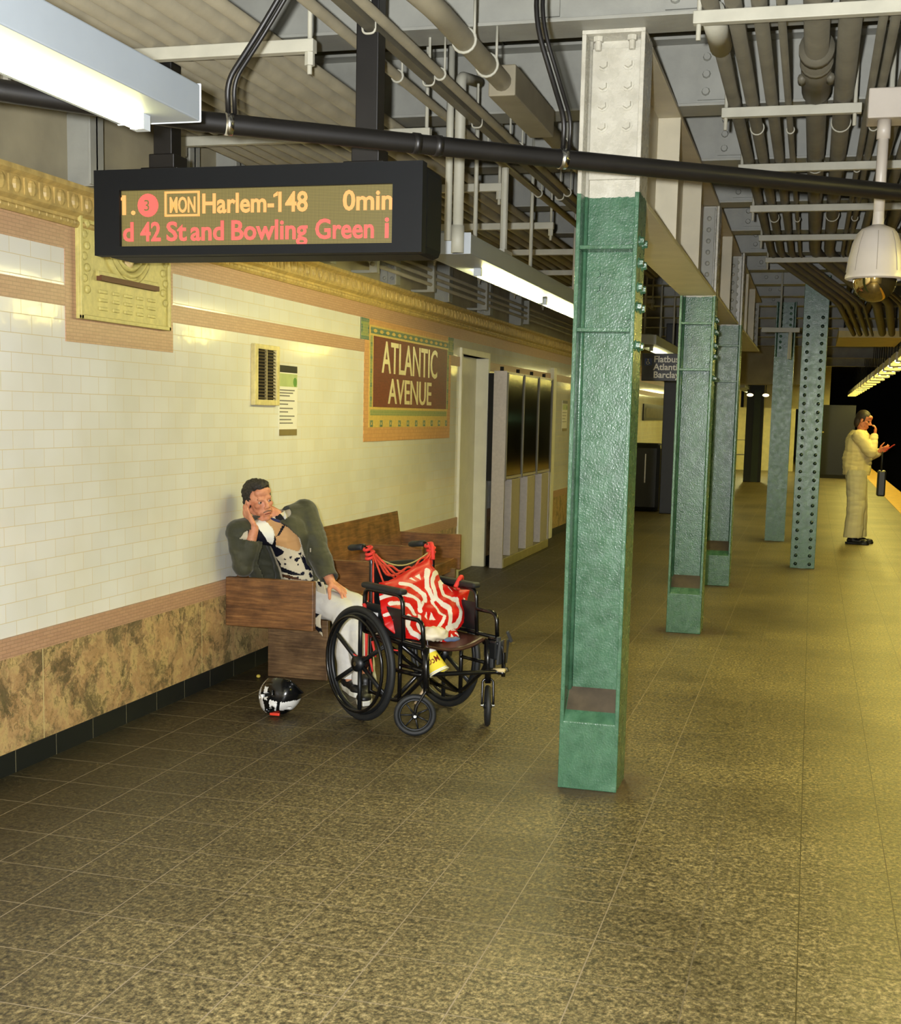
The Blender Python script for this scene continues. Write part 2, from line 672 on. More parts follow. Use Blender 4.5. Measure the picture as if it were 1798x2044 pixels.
# ------------------------------------------------------------------ ceiling beams
def beam(y, n):
    t = thing('ceiling_beam', 'pale grey riveted steel beam under the ceiling, %s from the front' % ORD[n], 'beam', (0, y, 3.2), 0, 'cross beams under the ceiling')
    x0, x1 = -3.3, 3.2
    MB().bb(x0, x1, -.006, .006, .014, .33).build('web', STEEL, t)
    MB().bb(x0, x1, -.115, .115, 0, .014).build('bottom_flange', STEEL, t, bevel=.002)
    MB().bb(x0, x1, -.115, .115, .33, .345).build('top_flange', STEEL, t, bevel=.002)
    for s, xx in ((-1, -1.1), (1, -.66)):
        p = MB()
        p.bb(xx - .09 * (s < 0) , xx + .20 * (s > 0) + .01, -.02, -.006, .05, .3)
        p.build('splice_plate', STEEL, t)
    for r in range(3):
        for xx in (-.62, -.5):
            MB().cyl((xx, -.02, .09 + r * .085), (xx, -.036, .09 + r * .085), .022, .017, 8).build('bolt', STEEL, t)
    # hanger battens on the slab
    for k in range(14):
        pass
    return t


BEAMS = [-.45, .98, 2.42, 3.87, 5.3, 6.78, 8.18, 9.72, 11.15, 12.58, 14.0, 15.45, 16.9, 18.3, 20.4, 22.6, 25, 28, 33, 38]
for i, yb in enumerate(BEAMS):
    beam(yb, i)

# ------------------------------------------------------------------ columns
def bolt_mb(p, d, r=.019, h=.02):
    p, d = V(p), V(d)
    return MB().cyl(p, p + d * .005, r * 1.35, None, 12).cyl(p + d * .005, p + d * h, r, r * .9, 6)


DIRT = mat('grimy_concrete', (74, 64, 48), .8, var=.3, vs=14)


def column(x, y, top, m, label, bolts=True, head=False):
    """front face at y; the column is .26 wide and .24 deep"""
    t = thing('column', label, 'column', (x, y, 0), 0, 'green platform columns')
    w, d = .13, .24
    MB().bb(-w, -w + .018, 0, d, 0, top).build('flange', m, t, bevel=.003)
    MB().bb(w - .018, w, 0, d, 0, top).build('flange', m, t, bevel=.003)
    MB().bb(-w + .018, w - .018, .115, .135, .3, top).build('web', m, t)
    # rounded fillets between web and flanges
    for s in (-1, 1):
        MB().cyl((s * (w - .018), .115, .42), (s * (w - .018), .115, top), .014, None, 8).build('fillet', m, t, smooth=True)
    # concrete filled foot with a sloping top
    MB().prism([(0.0, 0), (d, 0), (d, .3), (.125, .43), (.113, .43), (0, .3)], 0, -w + .012, w - .012).build('foot_block', m, t, bevel=.004)
    MB().prism([(.004, .3035), (.114, .4335), (.114, .4285), (.004, .2985)], 0, -w + .02, w - .02).build('foot_top', DIRT, t)
    for z in (1.99, 2.33):
        MB().bb(-w + .018, w - .018, .0, .115, z - .008, z + .008).build('stiffener_plate', m, t, bevel=.002)
    if bolts:
        for bx in (-.05, .085):
            for z in (2.17, 2.23) if bx < 0 else (2.05, 2.17, 2.23):
                bolt_mb((bx, .115, z), (0, -1, 0), .016).build('bolt', m, t)
        for z in (1.93, 2.09, 2.17, 2.27, 2.36):
            for yy in (.06, .17):
                bolt_mb((w, yy, z), (1, 0, 0), .017).build('bolt', m, t)
    if head:
        MB().bb(-w, w, 0, d, top, top + .016).build('cap_plate', m, t, bevel=.002)
        MB().bb(-w + .03, w - .03, .095, .115, 2.62, 3.15).build('splice_plate', m, t, bevel=.002)
        for z in (2.837, 2.922, 3.0, 3.085):
            for bx in (-.052, .052):
                bolt_mb((bx, .095, z), (0, -1, 0), .019).build('bolt', m, t)
        for bx in (-.07, .07):
            MB().cyl((bx, .05, 3.2), (bx, .05, 3.165), .021, None, 6).cyl((bx, .05, 3.165), (bx, .05, 3.13), .013, None, 10).build('cap_bolt', m, t)
    elif top > 3:
        for z in [2.6 + .075 * q for q in range(8)]:
            for bx in (-.06, .06):
                MB().sph((bx, .112, z), (.019, .014, .019), 10).build('rivet', m, t, smooth=True)
    return t


column(-.87, 5.32, 3.184, GREEN2, 'large green steel column with white painted top, nearest of all', True, True)
column(-.87, 9.58, 3.2, GREEN2B, 'green column directly behind the nearest white-topped column')
column(-.84, 12.49, 3.2, GREEN2B, 'green column just behind and right of the second one', False)
column(-.42, 17.55, 3.2, GREEN, 'plain flat green column left of the riveted column', False)
# flat-faced column cover for the plain one
tcol = [o for o in COL.objects if o.get('label', '').startswith('plain flat green')][0]
MB().bb(-.13, .13, -.006, 0, 0, 2.47).build('face_plate', GREEN, tcol)
# riveted box column
t = thing('riveted_column', 'green column studded with two rows of dark rivets', 'column', (-.03, 14.4, 0), 0, 'green platform columns')
MB().bb(-.133, .133, 0, .22, 0, 3.2).build('shaft', GREEN, t, bevel=.004)
MB().bb(-.04, .04, -.008, 0, 0, 3.2).build('cover_plate', GREEN, t)
DKG = mat('dark_green_rivet', (14, 40, 30), .3, var=.1)
for k in range(30):
    for s in (-1, 1):
        MB().sph((s * .075, -.002, .05 + .093 * k), (.02, .014, .02), 10).build('rivet', DKG, t, smooth=True)
t = thing('dark_column', 'dark unlit column far down the platform', 'column', (-1.48, 34, 0))
MB().bb(-.22, .22, 0, .3, 0, 3.2).build('shaft', mat('shaded_green_paint', (14, 20, 14), .6), t, bevel=.01)  # backlit shade of this column is put into its paint colour
MB().bb(-.03, .14, -.02, 0, 0, 2.4).build('cover_plate', mat('shaded_cover_paint', (30, 44, 24), .6), t)  # cover plate colour darkened for the same backlit shade
t = thing('shadowed_pillar', 'narrow pillar in shadow beside the black bin', 'column', (-2.34, 21.6, 0))
MB().bb(-.12, .12, 0, .2, 0, 3.2).build('shaft', BLACK, t, bevel=.01)  # the pillar's shadow is put into its black colour

# ------------------------------------------------------------------ longitudinal girders over the column row
def girder(y0, y1, label, stiff):
    t = thing('girder', label, 'girder', (-.87, y0, 2.53), 0, 'cream girders between the columns')
    L = y1 - y0
    MB().bb(-.13, .13, 0, L, 0, .022).build('bottom_flange', GIRD, t, bevel=.003)
    MB().bb(-.13, .13, 0, L, .64, .662).build('top_flange', GIRD, t, bevel=.003)
    MB().bb(-.012, .012, 0, L, .022, .64).build('web', GIRD, t)
    for ys in stiff:
        for s in (-1, 1):
            MB().bb(s * .012, s * .128, ys - y0 - .008, ys - y0 + .008, .022, .64).build('stiffener_plate', GIRD, t, bevel=.002)
    # riveted end angle at the far column
    MB().bb(.012, .1, L - .02, L - .004, .03, .63).build('end_angle', STEEL, t)
    for k in range(7):
        MB().sph((.06, L - .02, .07 + .08 * k), (.018, .012, .018), 10).build('rivet', STEEL, t, smooth=True)
    return t


girder(5.562, 9.578, 'cream steel girder running from the nearest column to the next', (6.78, 8.12))
girder(9.822, 12.488, 'cream steel girder behind the second column', (11.15,))
girder(12.732, 17.4, 'cream steel girder beyond the third column', (14.0, 15.6))

# pilasters on the upper wall
for i, (yy, wdt, riv) in enumerate([(2.42, .15, 0), (3.87, .15, 1), (5.25, .15, 0), (6.2, .24, 1), (6.75, .14, 0), (8.2, .14, 0), (9.6, .2, 1), (11.1, .15, 0), (12.6, .15, 1), (14, .15, 0)]):
    t = thing('wall_pilaster', 'grey steel pilaster above the cornice, %s from the front' % ORD[i], 'pilaster', (W - .03, yy, 2.62), 0, 'steel pilasters on the upper wall')
    MB().bb(0, .16, 0, .012, 0, .6).build('web', STEEL, t)
    MB().bb(.148, .16, -.05, .062, 0, .6).build('flange', STEEL, t, bevel=.002)
    if riv:
        MB().bb(.03, .075, -.012, 0, 0, .6).build('angle', STEEL, t)
        for k in range(6):
            MB().sph((.05, -.012, .05 + .09 * k), (.014, .01, .014), 8).build('rivet', STEEL, t, smooth=True)
            MB().sph((.11, -.001, .05 + .09 * k), (.014, .01, .014), 8).build('rivet', STEEL, t, smooth=True)
    MB().bb(0, .16, -.06, .07, .57, .582).build('head_plate', STEEL, t)

# ------------------------------------------------------------------ wall furniture
# name mosaic
MS = thing('name_mosaic', 'maroon mosaic panel reading ATLANTIC AVENUE set in the tiled wall', 'mosaic sign', (W, 9.2, 1.39))
PK2 = m_small_brick('salmon_mosaic', (196, 142, 88), (214, 164, 106), (180, 132, 84), .03, .03)
MB().bb(0, .006, 0, 2.39, 0, .945).build('surround', PK2, MS)
YEL = mat('yellow_mosaic', (208, 178, 92), .35, var=.15, vs=60)
TEAL = m_small_brick('teal_mosaic', (44, 92, 88), (96, 132, 108), (150, 150, 100), .022, .022)
SAGE = m_small_brick('sage_mosaic', (118, 138, 84), (146, 156, 96), (170, 160, 100), .022, .022)
MAR = m_small_brick('maroon_mosaic', (92, 30, 20), (126, 48, 32), (120, 80, 54), .04, .013)
IVO = mat('ivory_mosaic', (226, 214, 162), .3, var=.1, vs=60)
MB().bb(.006, .009, .1, 2.28, .11, .9).build('yellow_field', YEL, MS)
MB().bb(.009, .012, .19, 2.235, .27, .82).build('maroon_field', MAR, MS)
MB().bb(.009, .012, .12, 2.26, .835, .885).build('teal_border', TEAL, MS)
MB().bb(.009, .012, .13, 2.25, .205, .25).build('sage_border', SAGE, MS)
for s, yy in ((0, .115), (1, 2.25)):
    MB().bb(.009, .012, yy, yy + .045, .27, .82).build('side_border', SAGE, MS)
    for k in range(5):
        MB().bb(.012, .014, yy + .008, yy + .037, .32 + k * .105, .35 + k * .105).build('teal_block', TEAL, MS)
for yy in (-.09, 2.28):
    MB().bb(.005, .010, yy, yy + .165, .78, .94).build('corner_rosette', SAGE, MS)
    MB().bb(.010, .013, yy, yy + .165, .915, .94).bb(.010, .013, yy, yy + .165, .78, .805).bb(.010, .013, yy, yy + .02, .83, .89).bb(.010, .013, yy + .145, yy + .165, .83, .89).build('rosette_border', TEAL, MS)
for k in range(14):                                         # leafy scroll in the top border
    MB().sph((.012, .22 + .15 * k, .86), (.003, .045, .014), 8).build('scroll', YEL, MS)
for k in range(10):
    y0 = .13 + k * .232
    MB().bb(.009, .012, y0, y0 + .06, .15, .165).bb(.009, .012, y0, y0 + .06, .115, .13).bb(.009, .012, y0, y0 + .012, .13, .15).bb(.009, .012, y0 + .048, y0 + .06, .13, .15).build('lower_ornament', TEAL, MS)
TM = face_right(.0135, .38, .545)
fit(text('letters', 'ATLANTIC', .26, IVO, MS, TM, .002, 1, .002), TM, 1.53, .25)
TM = face_right(.0135, .545, .302)
fit(text('letters', 'AVENUE', .26, IVO, MS, TM, .002, 1, .002), TM, 1.2, .2)

# terracotta medallion
MD = thing('terracotta_medallion', 'yellow terracotta medallion panel below the cornice, left end of the wall', 'medallion', (W, 5.265, 2.025))
MB().bb(0, .005, -.085, .925, -.11, .41).build('brick_surround', PINK, MD)
YT = mat('yellow_glaze', (198, 186, 112), .45, var=.15, vs=25, bump=.3, bs=70)
p = MB().bb(0, .022, 0, .851, 0, .6)
p.bb(.022, .035, 0, .02, 0, .6).bb(.022, .035, .831, .851, 0, .6).bb(.022, .035, 0, .851, 0, .02).bb(.022, .04, .14, .71, .21, .235)
orn = p
for k in range(5):
    for z in (.06, .1, .14):
        orn.box((.026, .2 + k * .115, z), (.012, .07 - .015 * (k % 2), .016))
for s in (.055, .795):
    for k in range(9):
        orn.sph((.026, s + .012 * (-1) ** k, .14 + k * .05), (.012, .022, .02), 8)
p.build('panel', YT, MD, bevel=.003)
MB().bb(.022, .05, .15, .70, .19, .215).build('ledge', mat('brown_ledge', (96, 60, 36), .6), MD)
rg = MB()
for rr, zz in ((.235, .0), (.205, .006), (.175, .0)):
    rg.tube([(.03 + zz, .425 + rr * math.cos(a) * .98, .47 + rr * 1.12 * math.sin(a)) for a in (2 * PI * k / 40 for k in range(40))], .016, 8, True)
rg.build('oval_frame', YT, MD, True)
MB().sph((.02, .425, .47), (.014, .17, .2), 24).build('oval_field', YT, MD, True)
MB().sph((.034, .43, .42), (.012, .06, .09), 12).sph((.034, .36, .36), (.01, .05, .02), 10).sph((.034, .5, .37), (.01, .05, .02), 10).build('green_relief', mat('green_glaze', (22, 92, 60), .3), MD, True)
MB().sph((.038, .42, .31), (.014, .04, .035), 12).build('shell_boss', mat('cream_glaze', (214, 190, 140), .4), MD, True)
# ventilation grille and notices
t = thing('wall_vent', 'cream framed louvre vent on the tiled wall left of the notice', 'vent', (W, 7.175, 1.648))
fr = MB()
fr.bb(0, .03, 0, .05, 0, .375).bb(0, .03, .325, .375, 0, .375).bb(0, .03, .05, .325, 0, .035).bb(0, .03, .05, .325, .345, .375)
fr.build('frame', mat('cream_paint', (206, 192, 132), .5, var=.2, vs=20), t, bevel=.004)
MB().bb(.002, .006, .05, .325, .035, .345).build('backing', DARK, t)
for k in range(15):
    MB().box((.016, .1875, .047 + k * .0205), (.016, .275, .003), Matrix.Rotation(.6, 3, 'Y')).build('slat', mat('grille_brown', (92, 80, 52), .5), t)
MB().bb(.012, .026, .18, .192, .035, .345).build('mullion', mat('grille_bar', (150, 136, 92), .5), t)

def notice(name, label, y, z, w, h, rows):
    t = thing(name, label, 'poster', (W + .001, y, z))
    MB().bb(0, .003, 0, w, 0, h).build('sheet', mat('paper', (236, 232, 220), .35, var=.02), t)
    MB().bb(.003, .004, .004, w - .004, h * .9, h).build('black_header', mat('notice_black', (22, 24, 20), .35), t)
    MB().bb(.003, .004, .004, w - .004, h * .70, h * .885).build('green_block', mat('notice_green', (176, 190, 128), .4), t)
    MB().cyl((.004, w * .86, h * .77), (.005, w * .86, h * .77), .03, None, 16).build('green_disc', mat('notice_leaf', (92, 140, 60), .4), t)
    MB().bb(.003, .004, .004, w - .004, .0, h * .09).build('footer', mat('notice_foot', (128, 112, 70), .4), t)
    gy = mat('notice_grey', (120, 116, 108), .5)
    for k, (zz, l) in enumerate(rows):
        MB().bb(.003, .004, .01, .01 + l * (w - .03), h * zz, h * (zz + .018)).build('text_line', gy, t)
    return t


notice('service_notice', 'tall narrow white notice taped to the tiles right of the vent', 7.595, 1.455, .3, .455,
       [(.64, .9), (.60, .8), (.56, .6), (.49, .9), (.44, .5), (.38, .8), (.33, .5), (.27, .9), (.22, .7), (.17, .8)])
t = notice('far_notice', 'narrow notice on the wall beyond the display case', 17.2, 1.41, .36, .42, [(.6, .9), (.5, .8), (.4, .6), (.3, .9)])
t = thing('framed_sign', 'dark framed panel on the far wall left of the second column', 'sign', (W, 25.7, 1.56))
MB().bb(0, .03, 0, 4.3, 0, .34).build('frame', BLACK, t)
MB().bb(.03, .034, .3, 4.0, .06, .26).build('panel', mat('dull_sign', (96, 88, 60), .5, var=.3, vs=8), t)

# service display case
KS = thing('display_case', 'tall steel display case with three dark glass panels against the wall', 'display case', (-3.24, 12.9, 0))
MB().bb(0, .14, 0, .02, 0, 2.075).build('side_panel', BRUSHED, KS)
MB().bb(0, .14, 2.38, 2.4, 0, 2.075).build('side_panel', BRUSHED, KS)
MB().bb(-.06, .0, .02, 2.38, .92, 2.05).build('cabinet_back', DARK, KS)
MB().bb(0, .14, .02, 2.38, .94, .97).build('cabinet_floor', BRUSHED, KS)
MB().bb(0, .14, .02, 2.38, 2.045, 2.07).build('cabinet_top', BRUSHED, KS)
PST = mat('dark_poster', (52, 46, 30), .6, var=.6, vs=3)
for k in range(3):
    y0 = .03 + k * .785
    MB().bb(.06, .065, y0, y0 + .76, .99, 2.03).build('poster', PST, KS)
    MB().bb(.138, .142, y0, y0 + .77, .975, 2.045).build('glass_panel', GLASSD, KS)
for k in range(4):
    y0 = .02 + k * .785
    MB().bb(.135, .155, y0 - .012, y0 + .014, .93, 2.06).build('mullion', mat('dull_mullion', (120, 116, 104), .5, .3), KS, bevel=.003)
for k in range(3):
    y0 = .35 + k * .785
    MB().bb(.02, .14, y0, y0 + .4, .1, .93).build('leg_panel', BRUSHED, KS, bevel=.004)
MB().bb(.0, .15, .02, 2.38, 0, .1).build('base_rail', mat('dull_steel', (150, 140, 96), .45, .3), KS, bevel=.006)
for k in range(3):
    MB().bb(.02, .03, .02 + k * .785, .36 + k * .785, .1, .92).build('lower_backing', DARK, KS)
for yy in (.06, .8, 1.5, 2.2):
    MB().cyl((.07, yy, 2.07), (.07, yy, 2.12), .02, None, 8).build('top_bracket', DARK, KS)

# bench
BN = thing('bench', 'long worn wooden bench with end panels along the tiled wall', 'bench', (0, 0, 0))
def panel(y):
    return MB().bb(-3.325, -2.765, y, y + .045, .335, .628)
panel(6.8).build('end_panel', WOOD, BN, bevel=.005)
panel(10.0).build('end_panel', WOOD, BN, bevel=.005)
for yy in (7.87, 8.93):
    panel(yy).build('divider_panel', WOOD, BN, bevel=.005)
MB().prism([(-3.3, .37), (-2.80, .395), (-2.80, .435), (-3.3, .41)], 1, 6.845, 10.0).build('seat', WOOD, BN, bevel=.004)
MB().prism([(-3.23, .41), (-3.27, .41), (-3.325, .80), (-3.29, .81)], 1, 6.9, 9.93).build('backrest', WOOD, BN, bevel=.004)
MB().bb(-2.81, -2.785, 6.845, 10.0, .34, .43).build('seat_apron', WOOD, BN)
for i, yy in enumerate((7.0, 8.4, 9.8)):
    MB().bb(-3.14, -2.75, yy, yy + .04, 0, .37).build('support_panel', WOODG, BN, bevel=.004)
tag(MB().sph((0, 0, .011), (.014, .014, .011), 8).build('bottle_cap', mat('yellow_litter', (190, 170, 70), .5), None, True, loc=(-3.17, 6.93, 0)), 'small yellow scrap at the foot of the bench support', 'litter')

# ------------------------------------------------------------------ overhead: hanging display sign
SG = thing('countdown_display', 'black hanging LED train display with orange and red text', 'display sign', (-2.085, 4.5, 2.21))
CS = mat('display_case_black', (7, 10, 13), .6, var=.1, spec=.25)
MB().bb(-.67, .67, .03, .27, 0, .325).build('case', CS, SG, bevel=.03)
mb = MB()
hw, hh = .672, .325
mb.bb(-hw, -hw + .11, -.012, .04, .034, .247).bb(hw - .115, hw, -.012, .04, .034, .247).bb(-hw, hw, -.012, .04, 0, .034).bb(-hw, hw, -.012, .04, .247, hh)
mb.build('bezel', CS, SG)
LB = NT('led_board')
co = LB.coord((0, 2, None), scale=(1 / .0055, 1 / .0055, 1))
g = LB.n('ShaderNodeTexVoronoi')
g.inputs['Scale'].default_value = 1
g.inputs['Randomness'].default_value = 0
LB.l(co, g.inputs['Vector'])
fc = LB.ramp(g.outputs['Distance'], [(.25, (150, 132, 70)), (.5, (74, 66, 34))])
LB.set(color=(.02, .02, .01, 1), emit=fc, emits=1.25, rough=.4)
MB().bb(-.562, .557, .006, .014, .03, .25).build('led_board', LB.m, SG)
ORG = m_emit('led_orange', (255, 172, 92), 1.35)
LRD = m_emit('led_red', (255, 104, 90), 1.15)
FC = lambda x, z: face_cam(x, .004, z)
def led(s, p0, p1, z, m, h=.072):
    x0, x1 = -.562 + (p0 - 252) * .002092, -.562 + (p1 - 252) * .002092
    M_ = FC(x0, z)
    fit(text('led_text', s, .1, m, SG, M_, .001, 1.0, .0022), M_, x1 - x0, h)


for s_, p0_, p1_ in (('1.', 254, 281), ('Harlem-148', 418, 625), ('0min', 692, 785)):
    led(s_, p0_, p1_, .158, ORG)
led('MON', 352, 404, .162, ORG, .058)
for px_ in (256.5, 565):              # flags of the two figure ones
    x_ = -.562 + (px_ - 252) * .002092
    MB().prism([(x_ - .012, .210), (x_ - .012, .219), (x_ + .004, .23), (x_ + .004, .216)], 1, .001, .005).build('led_text', ORG, SG)
for s_, p0_, p1_ in (('d', 255, 277), ('42', 291, 333), ('St', 345, 386), ('and', 394, 461), ('Bowling', 476, 625), ('Green', 640, 751), ('i', 771, 779)):
    led(s_, p0_, p1_, .056, LRD)
d = MB().cyl((-.446, .005, .19), (-.446, .001, .19), .044, None, 24)
d.build('route_bullet', LRD, SG)
text('route_number', '3', .06, LB.m, SG, face_cam(-.464, -.0005, .169), .0005)
b = MB()
x0, x1, z0, z1 = -.374, -.226, .146, .24
b.bb(x0, x1, .001, .005, z0, z0 + .008).bb(x0, x1, .001, .005, z1 - .007, z1).bb(x0, x0 + .008, .001, .005, z0, z1).bb(x1 - .008, x1, .001, .005, z0, z1)
b.build('led_frame', ORG, SG)
for xx, ww in ((-.43, .04), (.415, .044)):
    MB().bb(xx - ww, xx + ww, .09, .17, .32, 1.2).build('hanger_post', BLACKP, SG, bevel=.004)
    MB().bb(xx - .08, xx + .08, .06, .22, .32, .345).bb(xx - .055, xx + .055, .08, .19, .345, .40).build('hanger_foot', BLACKP, SG, bevel=.004)

# diagonal black pipe
PT = [(-2.62, 2.72, 2.5), (-2.25, 3.2, 2.5), (-1.86, 3.64, 2.5), (-.87, 4.37, 2.5), (.275, 5.18, 2.5), (1.6, 6.1, 2.5), (3.2, 7.2, 2.5)]
PP = thing('black_pipe', 'long black pipe hung diagonally in front of the display and nearest column', 'pipe', (0, 0, 0))
MB().tube(PT, .0315, 16).build('pipe', BLACKP, PP, True)
for (x, y_), m in (((-1.795, 3.69), CHROME), ((-.875, 4.366), CHROME), ((-2.27, 3.175), CHROME), ((-1.30, 4.05), BLACKP), ((-1.24, 4.095), BLACKP)):
    dd = V((.8, .6, 0))
    MB().cyl(V((x, y_, 2.5)) - dd * .012, V((x, y_, 2.5)) + dd * .012, .0345, None, 16).build('clamp_band', m, PP, True)
for (x, y_), tx in (((-1.795, 3.69), -1.555), ((-.875, 4.366), -.98)):
    pts = [(x, y_, 2.53), (x + .01, y_ - .03, 2.62), (x * .6 + tx * .4, y_, 2.76), (tx, y_ - .02, 2.95), (tx, 3.76 if tx < -1.2 else 4.4, 3.3), (tx, 3.76 if tx < -1.2 else 4.4, 3.54)]
    MB().arc(pts, .009, .1, 8).build('hanging_cable', BLACKP, PP, True)
    MB().arc([(p[0] + .022, p[1], p[2]) for p in pts], .007, .1, 8).build('hanging_cable', BLACKP, PP, True)

# ------------------------------------------------------------------ fluorescent fixtures, left row
HOUS = mat('fixture_housing', (132, 139, 144), .45, var=.04)


def fixture(y0, y1, label, tubes, rods, TUBE=TUBE):
    t = thing('fluorescent_fixture', label, 'light fixture', (-1.765, y0, 2.395), 0, 'fluorescent fixtures in the left row')
    L = y1 - y0
    MB().prism([(-.125, 0), (.125, 0), (.125, .095), (.06, .11), (-.06, .11), (-.125, .095)], 1, 0, L).build('housing', HOUS, t, bevel=.004)
    MB().bb(-.127, .127, -.006, 0, -.002, .1).build('end_cap', WHITEH, t, bevel=.003)
    MB().bb(-.127, .127, L, L + .006, -.002, .1).build('end_cap', WHITEH, t, bevel=.003)
    for a, b in tubes:
        a, b = a - y0, b - y0
        MB().cyl((0, a, -.024), (0, b, -.024), .019, None, 12).build('tube', TUBE, t, True)
        MB().bb(-.02, .02, a - .04, a - .005, -.04, 0).build('lampholder', WHITEH, t)
        MB().bb(-.02, .02, b + .005, b + .04, -.04, 0).build('lampholder', WHITEH, t)
    for r in rods:
        MB().cyl((-.065, r - y0, .1), (-.065, r - y0, 1.1), .012, None, 8).build('hanger_rod', STRUT, t, True)
    return t


fixture(.1, 3.2, 'nearest long white fluorescent fixture at the upper left', [(.15, 1.55), (1.62, 3.08)], (.98, 2.42))
fx = fixture(6.0, 10.05, 'lit fluorescent fixture hanging behind the black display', [(6.64, 8.18), (8.36, 9.9)], (6.78, 8.18, 9.72), m_emit('bright_tube', (250, 240, 166), 105))
MB().arc([(.065, -.02, .0), (.065, -.02, .82), (.09, .2, .85)], .026, .03, 12).build('feed_conduit', STRUT, fx, True)
MB().cyl((.065, -.02, .0), (.065, -.02, .13), .032, None, 12).build('conduit_fitting', STRUT, fx, True)
MB().cyl((.015, -.02, .06), (.015, -.02, 1.12), .018, None, 10).build('feed_rod', STRUT, fx, True)
MB().bb(.02, .11, .75, .93, .1, .12).cyl((.08, .84, .12), (.08, .84, .56), .02, None, 8).build('hanger_saddle', STRUT, fx)
fixture(31.5, 40.5, 'added long fluorescent fixture hidden beyond the dark bulkhead at the far end', [(36, 38), (38.3, 40.2)], (33, 38), m_emit('added_far_tube', (250, 240, 160), 200))  # added out of sight to light the far wall
fixture(20.5, 28.5, 'added fluorescent fixture behind the hanging direction sign', [(21, 24), (24.5, 28)], (22.6, 25))  # added to extend the row and brighten the far end
fixture(13.5, 17.3, 'far lit fluorescent fixture seen between the first two columns', [(14.15, 15.5), (15.72, 17.1)], (14.0, 15.45, 16.9))

# ------------------------------------------------------------------ left conduit rack
for i, yy in enumerate((2.95, 4.4, 5.83, 7.26, 8.75, 10.15, 11.6, 13.05, 14.5)):
    t = thing('conduit_hanger', 'pale strut hanger under the left conduit bank, %s from the front' % ORD[i], 'hanger', (-1.8, yy, 2.95), 0, 'strut hangers of the left conduit bank')
    MB().bb(-1.32, 0, -.02, .02, -.045, 0).build('strut', STRUT, t, bevel=.003)
    for xx in (-1.28, -.02):
        MB().cyl((xx, 0, -.12), (xx, 0, .83), .009, None, 8).build('threaded_rod', STRUT, t, True)
        MB().cyl((xx, 0, -.09), (xx, 0, -.045), .018, None, 6).build('nut', STRUT, t)
XS = [-3.07 + .088 * k for k in range(13)]
RS = [.0285] * 10 + [.042, .030, .024]
for i, xx in enumerate(XS):
    xo = xx + (.02 if i > 10 else 0)
    o = MB().cyl((xo, .4, 2.95 + RS[i]), (xo, 16, 2.95 + RS[i]), RS[i], None, 14)
    o = tag(o.build('conduit', PIPE, None, True), 'tan conduit in the left overhead bank, %s from the wall' % ORD[i], 'conduit', 'conduits in the left overhead bank')
# single conduits to the right of the bank
t = thing('junction_conduit', 'thick tan conduit with a long pull box, left of the nearest column', 'conduit', (0, 0, 0))
MB().arc([(-1.75, 4.15, 3.17), (-1.52, 4.2, 3.15), (-1.37, 4.42, 3.05), (-1.37, 4.9, 3.05), (-1.37, 12, 3.05)], .042, .12, 14).build('pipe', PIPE, t, True)
MB().bb(-1.43, -1.31, 5.46, 6.3, 2.99, 3.12).build('pull_box', PIPE, t, bevel=.006)
for yy in (4.85, 5.2, 6.78, 8.18, 9.72):
    MB().tube([(-1.37 + .046 * math.cos(a), yy, 3.05 + .046 * math.sin(a)) for a in (2 * PI * k / 16 for k in range(16))], .006, 6, True).cyl((-1.33, yy, 3.05), (-1.33, yy, 3.21), .006, None, 6).build('pipe_clip', STRUT, t, True)
for nm, xx, rr, zz, lab in (('thin_conduit', -1.79, .021, 3.05, 'thin tan conduit running beside the left bank, nearest to it'), ('thin_conduit', -1.6, .02, 3.05, 'thin tan conduit between the left bank and the pull box conduit')):
    t = thing(nm, lab, 'conduit', (0, 0, 0))
    MB().cyl((xx, .4, zz), (xx, 13, zz), rr, None, 10).build('pipe', PIPE, t, True)
    for yy in (2.42, 3.87, 5.3, 6.78, 8.18, 9.72, 11.15):
        MB().tube([(xx + (rr + .004) * math.cos(a), yy, zz + (rr + .004) * math.sin(a)) for a in (2 * PI * k / 14 for k in range(14))], .005, 6, True).cyl((xx + rr, yy, zz), (xx + rr, yy, 3.21), .005, None, 6).build('pipe_clip', STRUT, t, True)
t = thing('strut_channel', 'slotted steel channel with J hooks beside the thin conduits', 'channel', (0, 0, 0))
MB().bb(-1.668, -1.625, .4, 13, 3.02, 3.06).build('channel', PIPED, t)
for yy in (4.55, 5.3, 6.1, 6.78, 8.18, 9.72):
    MB().arc([(-1.675, yy, 3.1), (-1.675, yy, 3.005), (-1.625, yy, 3.005), (-1.625, yy, 3.07)], .0045, .02, 6).build('hook', STRUT, t, True)
    MB().cyl((-1.647, yy, 3.04), (-1.647, yy, 3.21), .006, None, 6).build('rod', STRUT, t)
# long rod down to the fixture row
# conduits along the upper wall
for i, zz in enumerate((2.70, 2.76, 2.82)):
    tag(MB().cyl((W + .16, 8.9, zz), (W + .16, 24, zz), .016, None, 8).build('wall_conduit', PIPE, None, True), 'thin conduit along the upper wall, %s above the cornice' % ORD[i], 'conduit', 'conduits along the upper wall')
for i, yy in enumerate((8.95, 10.4, 12.2, 14.1)):
    tag(MB().bb(W - .02, W + .18, yy, yy + .02, 2.64, 2.66).bb(W + .13, W + .19, yy - .02, yy + .04, 2.64, 2.90).build('conduit_bracket', STEEL, None), 'steel bracket holding the upper wall conduits, %s from the front' % ORD[i], 'bracket', 'brackets of the upper wall conduits')

